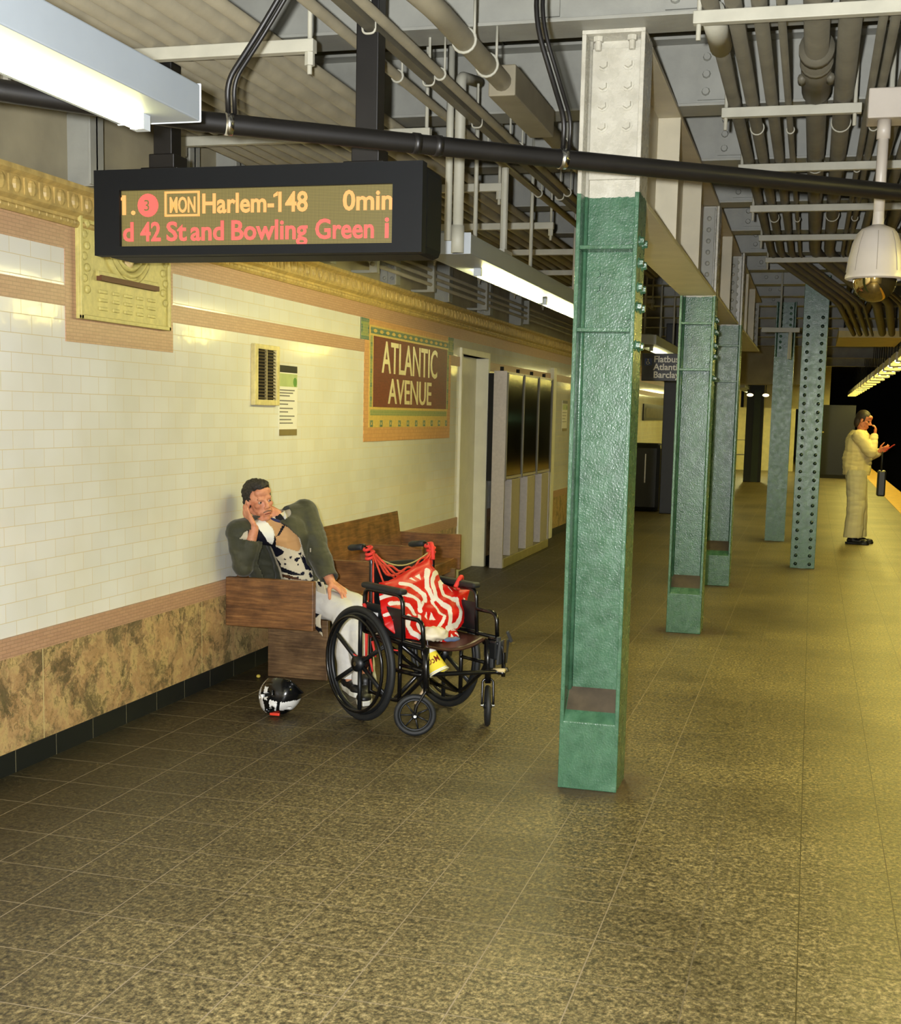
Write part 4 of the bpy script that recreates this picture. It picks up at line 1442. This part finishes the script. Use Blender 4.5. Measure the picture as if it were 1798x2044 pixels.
me.materials.append(BKH)
o = bpy.data.objects.new('shell', me)
COL.objects.link(o)
o.parent = HM
solid(o, .02, -1)
bm = MB()
bm.sph((0, 0, 0), (.072, .108, .086), 24)
o = bm.build('padding', mat('helmet_foam', (24, 25, 26), .6), HM, True)
o.matrix_local = HR
o = MB().bb(-.05, .05, .125, .175, -.022, -.014).build('visor', BKH, HM, bevel=.004)
o.matrix_local = HR
st = MB()
for s in (-1, 1):
    st.arc([(s * .085, .05, -.02), (s * .05, .0, -.05), (s * .02, -.0, -.04)], .005, .03, 6)
    st.arc([(s * .085, -.07, -.02), (s * .05, .0, -.05)], .005, .03, 6)
o = st.build('strap', BLACK, HM, True)
o.matrix_local = HR
o = MB().bb(-.028, .028, -.008, .008, -.008, .008).build('red_tail_light', mat('red_reflector', (220, 64, 44), .3), HM, bevel=.004)
o.matrix_local = Matrix.Rotation(math.radians(25), 4, 'Z') @ Matrix.Translation((-.005, -.062, .014))


# ================================================================== PEOPLE
def blob(parts, vox, it=4):
    mb = MB()
    for p in parts:
        if p[0] == 'c':
            mb.cap(*p[1:])
        elif p[0] == 'e':
            mb.sph(p[1], p[2], 24, p[3] if len(p) > 3 else None)
    bmesh.ops.recalc_face_normals(mb.bm, faces=mb.bm.faces)
    me = bpy.data.meshes.new('tmp')
    mb.bm.to_mesh(me)
    mb.bm.free()
    o = bpy.data.objects.new('tmp', me)
    COL.objects.link(o)
    r = o.modifiers.new('r', 'REMESH')
    r.mode = 'VOXEL'
    r.voxel_size = vox
    bpy.context.view_layer.update()
    me2 = bpy.data.meshes.new_from_object(o.evaluated_get(bpy.context.evaluated_depsgraph_get()))
    bpy.data.objects.remove(o)
    bm = bmesh.new()
    bm.from_mesh(me2)
    bpy.data.meshes.remove(me2)
    for _ in range(it):
        bmesh.ops.smooth_vert(bm, verts=bm.verts, factor=.5, use_axis_x=True, use_axis_y=True, use_axis_z=True)
    return bm


def finish(bm, name, m, parent=None):
    bm.normal_update()
    me = bpy.data.meshes.new(name)
    for f in bm.faces:
        f.smooth = True
    bm.to_mesh(me)
    bm.free()
    me.materials.append(m)
    o = bpy.data.objects.new(name, me)
    COL.objects.link(o)
    if parent:
        o.parent = parent
    return o


def wrinkle(bm, amp, sc, seed=0, mask=None):
    bm.normal_update()
    for v in bm.verts:
        p = v.co * sc + V((seed, seed * .7, 0))
        d = noise.noise(p) * .6 + .6 * (abs(noise.noise(V((p.x * .6, p.y * .6, p.z * 1.9)) + V((5, 3, 1)))) - .25)
        v.co += v.normal * d * amp * (mask(v.co) if mask else 1)


def head_parts(c, R, k=1.0):
    P = lambda x, y, z: V(c) + R @ V((x * k, y * k, z * k))
    E = lambda x, y, z, a, b, d: ('e', P(x, y, z), (a * k, b * k, d * k), R)
    C = lambda a, ra, b, rb_: ('c', P(*a), ra * k, P(*b), rb_ * k)
    L = [E(-.012, 0, .035, .093, .073, .083), E(.022, 0, -.03, .064, .057, .085), E(.064, 0, -.098, .022, .027, .02)]
    for s in (-1, 1):
        L += [C((-.012, s * .05, -.05), .019, (.05, s * .02, -.098), .02), E(.056, s * .04, -.018, .025, .02, .019), E(-.008, s * .074, -.008, .02, .010, .032),
              E(.098, s * .012, -.033, .010, .008, .008), C((.05, s * .03, -.06), .022, (.06, s * .02, -.03), .02)]
    L += [C((.08, -.034, .022), .012, (.08, .034, .022), .012), C((.088, 0, .014), .0085, (.108, 0, -.026), .012), C((.083, -.02, -.066), .007, (.09, 0, -.063), .008), C((.083, .02, -.066), .007, (.09, 0, -.063), .008),
          C((.08, -.015, -.077), .008, (.085, .015, -.077), .008), E(.07, 0, .06, .025, .055, .03)]
    return L


def hand_parts(w, d, n, t, curl, fan=0.0, k=1.0, thumb=(.6, .75, .3)):
    w, d = V(w), V(d).normalized()
    n = (V(n) - d * V(n).dot(d)).normalized()
    t = V(t)
    t = (t - d * t.dot(d) - n * t.dot(n)).normalized()
    L = []
    for i, (o, ln, fl_) in enumerate(((.031, .088, .074), (.010, .091, .083), (-.011, .086, .077), (-.030, .078, .060))):
        base, kn = w + t * o * .6 * k + d * .008 * k, w + d * ln * k + t * o * k
        L.append(('c', base, .0155 * k, kn, .0118 * k))
        p, ang = kn, 0
        dd = (d + t * fan * (1.5 - i)).normalized()
        rr = .0098
        for q, fr in enumerate((.46, .31, .23)):
            ang += curl[i][q] if hasattr(curl[0], '__len__') else curl[q]
            v = dd * math.cos(ang) + n * math.sin(ang)
            e = p + v * fl_ * fr * k
            L.append(('c', p, rr * k, e, (rr - .0009) * k))
            p, rr = e, rr - .0009
    b = w + d * .022 * k + t * .022 * k
    td, tt, tn = thumb
    v1 = (d * td + t * tt + n * tn).normalized()
    v2 = (d * (td + .25) + t * tt * .5 + n * (tn + .05)).normalized()
    p1 = b + v1 * .045 * k
    p2 = p1 + v2 * .033 * k
    p3 = p2 + (v2 + n * .15).normalized() * .026 * k
    L += [('c', b, .016 * k, p1, .0125 * k), ('c', p1, .0118 * k, p2, .0105 * k), ('c', p2, .0105 * k, p3, .0085 * k)]
    return L


def skin_mat(name, a, b, c):
    t = NT(name)
    nz = t.noise(t.coord(), 26, 4, .6)
    t.set(color=t.ramp(nz, [(.3, a), (.5, b), (.72, c)]), rough=.5, sub=.08, spec=.4)
    t.b.inputs['Subsurface Radius'].default_value = (.012, .005, .003)
    t.set(normal=t.bump(t.noise(t.coord(), 140, 3), .25, .002))
    return t.m


# ---- the seated man
SKIN = skin_mat('weathered_skin', (184, 118, 86), (206, 140, 106), (220, 160, 124))
HC = V((-3.165, 6.915, 1.082))
HF = frame((.79, -.61, -.03), (-.22, -.08, .96))
hipR, hipL = V((-3.0, 7.07, .515)), V((-2.95, 7.22, .515))
pel, mid, che, nb = V((-2.97, 7.14, .53)), V((-3.0, 7.09, .72)), V((-3.035, 7.03, .87)), V((-3.09, 6.985, .985))
shR, shL = V((-3.235, 6.79, .895)), V((-2.965, 7.14, 1.0))
elR, elL = V((-3.215, 6.815, .682)), V((-2.83, 7.05, .755))
wrR, wrL = V((-3.140, 6.80, .925)), V((-2.715, 6.955, .612))
knR, knL = V((-2.60, 6.885, .455)), V((-2.54, 6.93, .462))
anR, anL = V((-2.535, 6.80, .095)), V((-2.39, 6.68, .095))
B = [('c', pel, .10, mid, .092), ('c', mid, .092, che, .09), ('c', che, .085, nb, .05), ('c', nb, .05, HC + HF @ V((-.02, 0, -.05)), .054),
     ('c', che, .055, shR, .044), ('c', che, .055, shL, .044), ('c', shR, .045, elR, .042), ('c', elR, .042, wrR, .027), ('c', shL, .045, elL, .044), ('c', elL, .043, wrL, .029),
     ('c', hipR, .085, knR, .058), ('c', hipL, .085, knL, .058), ('c', knR, .055, anR, .04), ('c', knL, .055, anL, .04), ('c', hipR, .09, hipL, .09),
     ('c', anR, .038, anR + V((.05, -.06, -.06)), .024), ('c', anL, .038, anL + V((.03, -.07, -.06)), .024)]
B += head_parts(HC, HF)
nR = HF @ V((0, 1, .0))
dR = V((-.125, .045, .165))
tR = dR.cross(nR)
B += hand_parts(wrR, dR, nR, tR, [(.15, .25, .2), (.12, .2, .2), (.1, .2, .2), (.05, .15, .15)], .12, 1.0, (.5, .8, .15))
B += hand_parts(wrL, (.80, -.22, -.42), (-.35, .0, -.93), (0, -1, -.1), [(.25, .45, .35), (.3, .5, .35), (.35, .5, .35), (.4, .5, .35)], .16, 1.05, (.45, .75, .45))
body = finish(blob(B, .0042, 3), 'person', SKIN)
tag(body, 'seated man in olive jacket leaning on the bench end, head propped on hand', 'person')
# eyes, brows, mouth
EYEW, IRIS, HAIRM = mat('eye_white', (168, 146, 130), .3, var=0), mat('iris_dark', (36, 24, 18), .15, var=0), None
for s in (-1, 1):
    q = MB().sph(HC + HF @ V((.072, s * .031, .002)), .0118, 14)
    eo = q.build('eye', EYEW, body, True)
    MB().sph(HC + HF @ V((.0805, s * .031 + .001, .002)), (.0045, .006, .006), 10, HF).build('iris', IRIS, eo, True)
    MB().cap(HC + HF @ V((.084, s * .018, .024)), .0032, HC + HF @ V((.078, s * .046, .022)), .0025, 8).build('eyebrow', mat('grey_brow', (70, 54, 42), .8), body, True)
    MB().cap(HC + HF @ V((.0815, s * .020, .0095)), .0028, HC + HF @ V((.077, s * .043, .0085)), .0024, 8).build('eyelid', SKIN, body, True)
MB().cap(HC + HF @ V((.092, -.019, -.0705)), .0032, HC + HF @ V((.0965, 0, -.069)), .004, 8).cap(HC + HF @ V((.0965, 0, -.069)), .004, HC + HF @ V((.092, .019, -.0705)), .0032, 8).build('lips', mat('lip', (138, 62, 48), .45, var=.05), body, True)
MB().cap(HC + HF @ V((.090, -.024, -.058)), .004, HC + HF @ V((.099, 0, -.051)), .005, 8).cap(HC + HF @ V((.099, 0, -.051)), .005, HC + HF @ V((.090, .024, -.058)), .004, 8).build('moustache', mat('grey_stubble', (150, 112, 92), .9, var=.3, vs=150), body, True)
# hair
t = NT('short_dark_hair')
hz = t.noise(t.coord(scale=(1, 1, 3)), 60, 4, .7)
t.set(color=t.ramp(hz, [(.35, (20, 17, 14)), (.6, (46, 40, 32)), (.8, (92, 84, 72))]), rough=.6)
t.set(normal=t.bump(t.noise(t.coord(), 170, 3), .6, .006))
HAIRM = t.m
bm = blob([('e', HC + HF @ V((-.018, 0, .045)), (.098, .080, .086), HF), ('e', HC + HF @ V((.03, 0, .095)), (.06, .06, .036), HF), ('e', HC + HF @ V((-.05, 0, .0)), (.07, .07, .09), HF)], .004, 2)
IH = HF.transposed()
dl = []
for v in bm.verts:
    q = IH @ (v.co - HC)
    v.co += v.normal * .006 * noise.noise(v.co * 70)
    line = .072 if q.x > .045 else (.072 - (.045 - q.x) * 1.9 if q.x > -.01 else (-.033 - (-.01 - q.x) * .8))
    if abs(q.y) > .05 and q.x > -.01:
        line = min(line, .02) if q.x < .03 else line
    if q.z < line:
        dl.append(v)
bmesh.ops.delete(bm, geom=dl, context='VERTS')
solid(finish(bm, 'hair', HAIRM, body), .008, -.5)

# torso frame for clothing
TU = (nb - pel).normalized()
TS = (shL - shR)
TS = (TS - TU * TS.dot(TU)).normalized()
TF = TS.cross(TU).normalized()
TO = V((-3.01, 7.07, .76)) + TF * .12


def tuv(p):
    d = p - TO
    return d.dot(TS), d.dot(TU), d.dot(TF)


def tpx(x, y):                       # zoom pixel of the torso -> torso plane coordinates
    d = ray(430 + x * .15017, 940 + y * .15017)
    p = EYE + d * ((TO - EYE).dot(TF) / d.dot(TF))
    return tuv(p)[:2]


SHP = [((24, 34, 84), [(555, 660), (610, 690), (680, 830), (760, 950), (840, 1000), (870, 1010), (960, 1080), (930, 1170), (880, 1120), (800, 1130), (760, 1090), (700, 1060), (600, 960), (520, 990), (500, 800)]),
       ((24, 34, 84), [(240, 600), (360, 540), (400, 640), (310, 700), (270, 690)]), ((28, 36, 70), [(838, 870), (866, 900), (882, 1020), (845, 1015)]),
       ((224, 200, 166), [(760, 580), (850, 640), (950, 720), (1060, 800), (1110, 900), (1140, 1000), (1110, 1070), (1050, 1060), (880, 1000), (845, 850), (832, 760), (740, 700)]),
       ((36, 40, 78), [(830, 540), (900, 520), (980, 640), (1070, 780), (1130, 880), (1060, 800), (940, 720), (870, 640)]), ((40, 40, 66), [(930, 735), (960, 735), (890, 870), (865, 880)]),
       ((26, 34, 76), [(920, 1200), (960, 1230), (985, 1305), (1060, 1345), (1170, 1385), (1060, 1395), (950, 1345), (900, 1280)]), ((26, 34, 76), [(715, 1340), (790, 1365), (805, 1415), (735, 1400)]),
       ((60, 62, 96), [(670, 1190), (770, 1330), (900, 1390), (870, 1400), (740, 1330), (660, 1240)]), ((40, 44, 90), [(1155, 1100), (1240, 1220), (1290, 1330), (1200, 1310), (1160, 1180)]),
       ((36, 44, 90), [(790, 1060), (890, 1080), (880, 1150), (800, 1150)]), ((90, 94, 120), [(600, 1090), (660, 1180), (690, 1260), (640, 1210), (585, 1110)]), ((30, 38, 80), [(800, 1240), (860, 1260), (880, 1300), (830, 1310)]), ((30, 38, 80), [(1120, 1100), (1165, 1160), (1215, 1290), (1165, 1220)]), ((150, 120, 90), [(900, 1370), (1100, 1420), (1230, 1480), (900, 1420)]), ((244, 244, 240), [(620, 720), (740, 650), (830, 780), (842, 1000), (760, 950), (680, 830)])]
SHQ = [(lin(c), [tpx(*p) for p in a]) for c, a in SHP]
bm = blob([('c', pel + TF * .02, .122, mid, .12), ('c', mid, .12, che, .12), ('c', che, .115, nb - TU * .02, .074), ('c', nb - TU * .05, .062, shR, .056), ('c', nb - TU * .05, .062, shL, .056), ('c', che, .075, shR, .056), ('c', che, .075, shL, .056)], .0055, 5)
wrinkle(bm, .007, 14, 2)
lay = bm.loops.layers.color.new('pattern')
cream = lin((232, 227, 212))
for f in bm.faces:
    u, v, w = tuv(f.calc_center_median())
    h_ = v
    col = cream
    if w > -.12:
        if h_ < .02 and abs(noise.noise(f.calc_center_median() * 30)) > .40:
            col = lin((58, 62, 98))
        for c, a in SHQ:
            if inpoly((u, v), a):
                col = c
    for l in f.loops:
        l[lay] = col
bmesh.ops.delete(bm, geom=[v for v in bm.verts if (v.co - nb).dot(TU) > .02 and (v.co - nb).length < .09], context='VERTS')
shirt = finish(bm, 'shirt', m_attr('printed_shirt', .75, .2, 120), body)
for s in (-1, 1):                     # collar wings
    a = nb + TF * .07 + TS * s * .015 - TU * .035
    mb = sheet(lambda u, v: a + TS * s * (.036 * u) + TU * (.026 * v + .03 * u) - TF * (.036 * u * u) + TF * .012 * math.sin(PI * v), 6, 4, 0)
    solid(mb.build('collar', mat('collar_cloth', (206, 204, 200) if s > 0 else (30, 38, 84), .7), shirt, True), .004)
# jacket
JK = NT('olive_jacket')
jn = JK.noise(JK.coord(), 9, 4, .6)
JK.set(color=JK.ramp(jn, [(.3, (40, 42, 26)), (.6, (58, 58, 38)), (.8, (74, 72, 50))]), rough=.72, sheen=.2)
JK.set(normal=JK.bump(JK.noise(JK.coord(), 60, 3), .25, .004))
slv = V((-3.166, 6.80, .832))
bm = blob([('c', pel + V((-.02, 0, -.02)), .148, mid, .146), ('c', mid, .146, che, .146), ('c', che, .138, nb - TU * .045, .094), ('c', che, .105, shR, .076), ('c', che, .105, shL, .083), ('c', nb - TU * .045, .085, shR, .076), ('c', nb - TU * .045, .085, shL, .08),
           ('c', shR + V((.05, .09, -.06)), .09, V((-3.10, 6.985, .60)), .12),
           ('c', shR, .078, elR + V((0, 0, .012)), .06), ('c', elR + V((0, 0, .012)), .06, slv, .05), ('c', shL, .084, elL, .068), ('c', elL, .07, wrL + (elL - wrL) * .12, .055)], .0055, 5)
wrinkle(bm, .014, 11, 6)
OPN = [tpx(*p) for p in [(500, 560), (560, 640), (545, 1060), (640, 1250), (720, 1460), (740, 1700), (1380, 1700), (1290, 1440), (1270, 1300), (1160, 1110), (1090, 900), (1000, 800), (900, 680), (810, 560), (750, 440), (640, 420)]]
dl = []


def segd(p, a, b):
    k = max(0, min(1, (p - a).dot(b - a) / (b - a).length_squared))
    return (p - a - (b - a) * k).length


for v in bm.verts:
    u, h, w = tuv(v.co)
    arm = min(segd(v.co, elR, slv) - .072, segd(v.co, elL, wrL) - .085, segd(v.co, shL, elL) - .09, segd(v.co, shR, elR) - .08)
    if w > -.09 and arm > 0 and inpoly((u, h), OPN):
        dl.append(v)
        continue
    if (v.co - slv).dot(wrR - elR) > .008 and (v.co - slv).length < .09:
        dl.append(v)
        continue
    if (v.co - nb).dot(TU) > -.012 and (v.co - nb).length < .10:
        dl.append(v)
        continue
    e = wrL + (elL - wrL) * .10
    if (v.co - e).dot(wrL - elL) > 0 and (v.co - e).length < .1:
        dl.append(v)
bmesh.ops.delete(bm, geom=dl, context='VERTS')
for v in bm.verts:                                             # resting on the bench end, clear of the wall
    v.co.x = max(v.co.x, -3.325)
jk = solid(finish(bm, 'jacket', JK.m, body), .007, -.3)
MB().bb(-.004, .004, -.003, .003, -.012, .012).build('zip_pull', CHROME, jk, loc=at(620, 1098, 6.93))
# trousers
TR = mat('pale_trousers', (206, 204, 198), .75, var=.06, vs=12, bump=.2, bs=90)
bm = blob([('c', hipR, .108, knR, .078), ('c', hipL, .108, knL, .080), ('c', knR, .078, anR + V((0, 0, -.03)), .068), ('c', knL, .078, anL + V((-.01, .02, -.03)), .066), ('c', hipR, .11, hipL, .11), ('c', pel, .11, pel + V((0, 0, .06)), .12)], .006, 5)
wrinkle(bm, .016, 10, 3)
bmesh.ops.delete(bm, geom=[v for v in bm.verts if v.co.z < .075], context='VERTS')
solid(finish(bm, 'trousers', TR, body), .006, -.3)
# shirt tail hanging beside the bench end
tail = sheet(lambda u, v: V((-2.80 + .07 * u + .012 * math.sin(7 * v), 6.90 - .03 * u + .02 * math.sin(5 * v), .62 - .27 * v - .05 * u * v)), 14, 40, 0)
lay = tail.bm.loops.layers.color.new('pattern')
for f in tail.bm.faces:
    c = f.calc_center_median()
    n_ = noise.noise(c * 24)
    for l in f.loops:
        l[lay] = lin((26, 34, 76)) if n_ > .16 else cream
solid(tail.build('shirt_tail', m_attr('printed_tail', .75, .2, 120), body, True), .004)
# shoes
SHB, SOLE = mat('black_shoe', (26, 26, 26), .45), mat('white_sole', (226, 224, 210), .5, var=.05)


def shoe(an, toe, name='shoe', ub=SHB, so=SOLE, parent=body, k=1):
    d = (V((toe[0], toe[1], 0)) - V((an[0], an[1], 0))).normalized()
    R = frame(d, (0, 0, 1))
    c = V((an[0], an[1], 0))
    o = finish(blob([('c', c - d * .045 * k + V((0, 0, .05)), .036, c + d * .10 * k + V((0, 0, .042)), .036), ('e', c + d * .15 * k + V((0, 0, .038)), (.06 * k, .044, .032), R), ('c', c + V((0, 0, .05)), .042, c + V((0, 0, .10)), .044)], .005, 4), name, ub, parent)
    s = MB()
    pr = [(-.09, .03), (-.05, .038), (.05, .036), (.13, .045), (.19, .036), (.215, .0)]
    poly = [(x * k, y_) for x, y_ in pr] + [(x * k, -y_) for x, y_ in pr[-2::-1]]
    A = [s.bm.verts.new(c + R @ V((x, y_, .0))) for x, y_ in poly]
    Bq = [s.bm.verts.new(c + R @ V((x * 1.02, y_ * 1.04, .03))) for x, y_ in poly]
    s.bm.faces.new(A[::-1])
    s.bm.faces.new(Bq)
    for i in range(len(poly)):
        s.bm.faces.new((A[i], A[(i + 1) % len(poly)], Bq[(i + 1) % len(poly)], Bq[i]))
    s.build('sole', so, o, bevel=.006)
    return o


shoe(anR, anR + V((.10, -.12, 0)))
shoe(anL + V((.01, -.03, 0)), anL + V((.05, -.16, 0)))

# ---- the standing person far down the platform
S2 = skin_mat('far_skin', (176, 104, 74), (196, 122, 88), (206, 140, 106))
PX, PY = .60, 17.72
p2 = lambda x, y_, z: V((PX + x, PY + y_, z))
H2, R2 = p2(.055, 0, 1.655), frame((.88, -.28, -.32), (.25, 0, .95))
s2R, s2L = p2(.0, -.17, 1.45), p2(.02, .17, 1.45)
e2R, e2L = p2(.16, -.20, 1.23), p2(.14, .16, 1.17)
w2R, w2L = p2(.20, -.10, 1.47), p2(.27, -.02, 1.25)
k2R, k2L = p2(.02, -.09, .50), p2(.06, .10, .50)
a2R, a2L = p2(.0, -.09, .10), p2(.06, .12, .10)
B = [('c', p2(0, 0, .95), .13, p2(0, 0, 1.15), .12), ('c', p2(0, 0, 1.15), .12, p2(.0, 0, 1.38), .13), ('c', p2(0, 0, 1.40), .09, p2(.03, 0, 1.52), .055), ('c', p2(.03, 0, 1.5), .052, H2 + R2 @ V((-.02, 0, -.05)), .052),
     ('c', p2(0, 0, 1.40), .08, s2R, .06), ('c', p2(0, 0, 1.40), .08, s2L, .06), ('c', s2R, .05, e2R, .042), ('c', e2R, .04, w2R, .028), ('c', s2L, .05, e2L, .042), ('c', e2L, .04, w2L, .028),
     ('c', p2(0, -.09, .92), .09, k2R, .06), ('c', p2(0, .09, .92), .09, k2L, .06), ('c', k2R, .055, a2R, .04), ('c', k2L, .055, a2L, .04)]
B += head_parts(H2, R2)
B += hand_parts(w2R, (.1, .35, .9), (-.9, .2, -.1), (-.2, .9, -.3), (.5, .6, .4))
B += hand_parts(w2L, (.85, -.2, .35), (-.1, .9, .3), (0, -.1, 1), (.5, .6, .4))
per2 = finish(blob(B, .006, 3), 'person', S2)
tag(per2, 'standing person in cream jacket and pale trousers looking at a phone, far right', 'person')
JC = mat('cream_jacket', (214, 200, 148), .7, var=.1, vs=8, bump=.3, bs=50)
bm = blob([('c', p2(0, 0, .97), .185, p2(.0, 0, 1.15), .185), ('c', p2(0, 0, 1.15), .185, p2(0, 0, 1.38), .165), ('c', p2(0, 0, 1.38), .11, p2(.02, 0, 1.52), .075), ('c', p2(0, 0, 1.40), .1, s2R, .085), ('c', p2(0, 0, 1.4), .1, s2L, .085),
           ('c', s2R, .085, e2R, .075), ('c', e2R, .075, e2R + (w2R - e2R) * .85, .055), ('c', s2L, .085, e2L, .075), ('c', e2L, .075, e2L + (w2L - e2L) * .85, .055)], .008, 4)
wrinkle(bm, .022, 9, 8)
bmesh.ops.delete(bm, geom=[v for v in bm.verts if v.co.z < .925 or ((v.co - p2(.02, 0, 1.55)).length < .10 and v.co.z > 1.525)], context='VERTS')
solid(finish(bm, 'jacket', JC, per2), .008, -.3)
bm = blob([('c', p2(0, -.09, .94), .135, k2R, .118), ('c', p2(0, .09, .94), .135, k2L, .118), ('c', k2R, .118, a2R, .125), ('c', k2L, .118, a2L, .125), ('c', p2(0, -.07, .95), .12, p2(0, .07, .95), .12)], .008, 4)
wrinkle(bm, .016, 7, 4)
bmesh.ops.delete(bm, geom=[v for v in bm.verts if v.co.z < .085 or v.co.z > 1.0], context='VERTS')
solid(finish(bm, 'trousers', mat('pale_grey_trousers', (196, 190, 158), .75, var=.06), per2), .008, -.3)
bm = blob([('e', H2 + R2 @ V((-.025, 0, .04)), (.098, .083, .092), R2), ('e', H2 + R2 @ V((-.06, 0, -.03)), (.06, .07, .09), R2)], .006, 2)
I2 = R2.transposed()
bmesh.ops.delete(bm, geom=[v for v in bm.verts if (I2 @ (v.co - H2)).x > .03 and (I2 @ (v.co - H2)).z < .06], context='VERTS')
solid(finish(bm, 'hair', mat('far_dark_hair', (40, 30, 24), .6, var=.3, vs=30), per2), .008, -.5)
for s in (-1, 1):
    MB().sph(H2 + R2 @ V((.072, s * .031, .004)), .012, 10).build('eye', IRIS, per2, True)
MB().cap(H2 + R2 @ V((.088, -.018, -.07)), .004, H2 + R2 @ V((.088, .018, -.07)), .004, 8).build('lips', mat('far_lip', (140, 70, 60), .5), per2, True)
shoe((a2R.x, a2R.y), (a2R.x + 1, a2R.y - .25), 'shoe', BLACK, BLACK, per2, 1.02)
shoe((a2L.x, a2L.y), (a2L.x + 1, a2L.y - .2), 'shoe', BLACK, BLACK, per2, 1.02)
ph = MB().box((0, 0, 0), (.012, .075, .15)).build('smartphone', mat('red_phone_case', (176, 40, 40), .5), None, bevel=.004, loc=p2(.40, -.10, 1.30))
ph.rotation_euler = (0, .9, -.2)
tag(ph, 'smartphone in a red case held by the standing person', 'phone')
hb = thing('black_handbag', 'slim black bag hanging from the arm of the standing person', 'bag', p2(.31, -.12, .66))
MB().bb(-.045, .06, -.1, .1, 0, .34).build('body', BLACK, hb, bevel=.02)
MB().arc([(0, -.08, .33), (0, -.02, .58), (0, .03, .58), (0, .08, .33)], .01, .05, 8).build('strap', BLACK, hb, True)
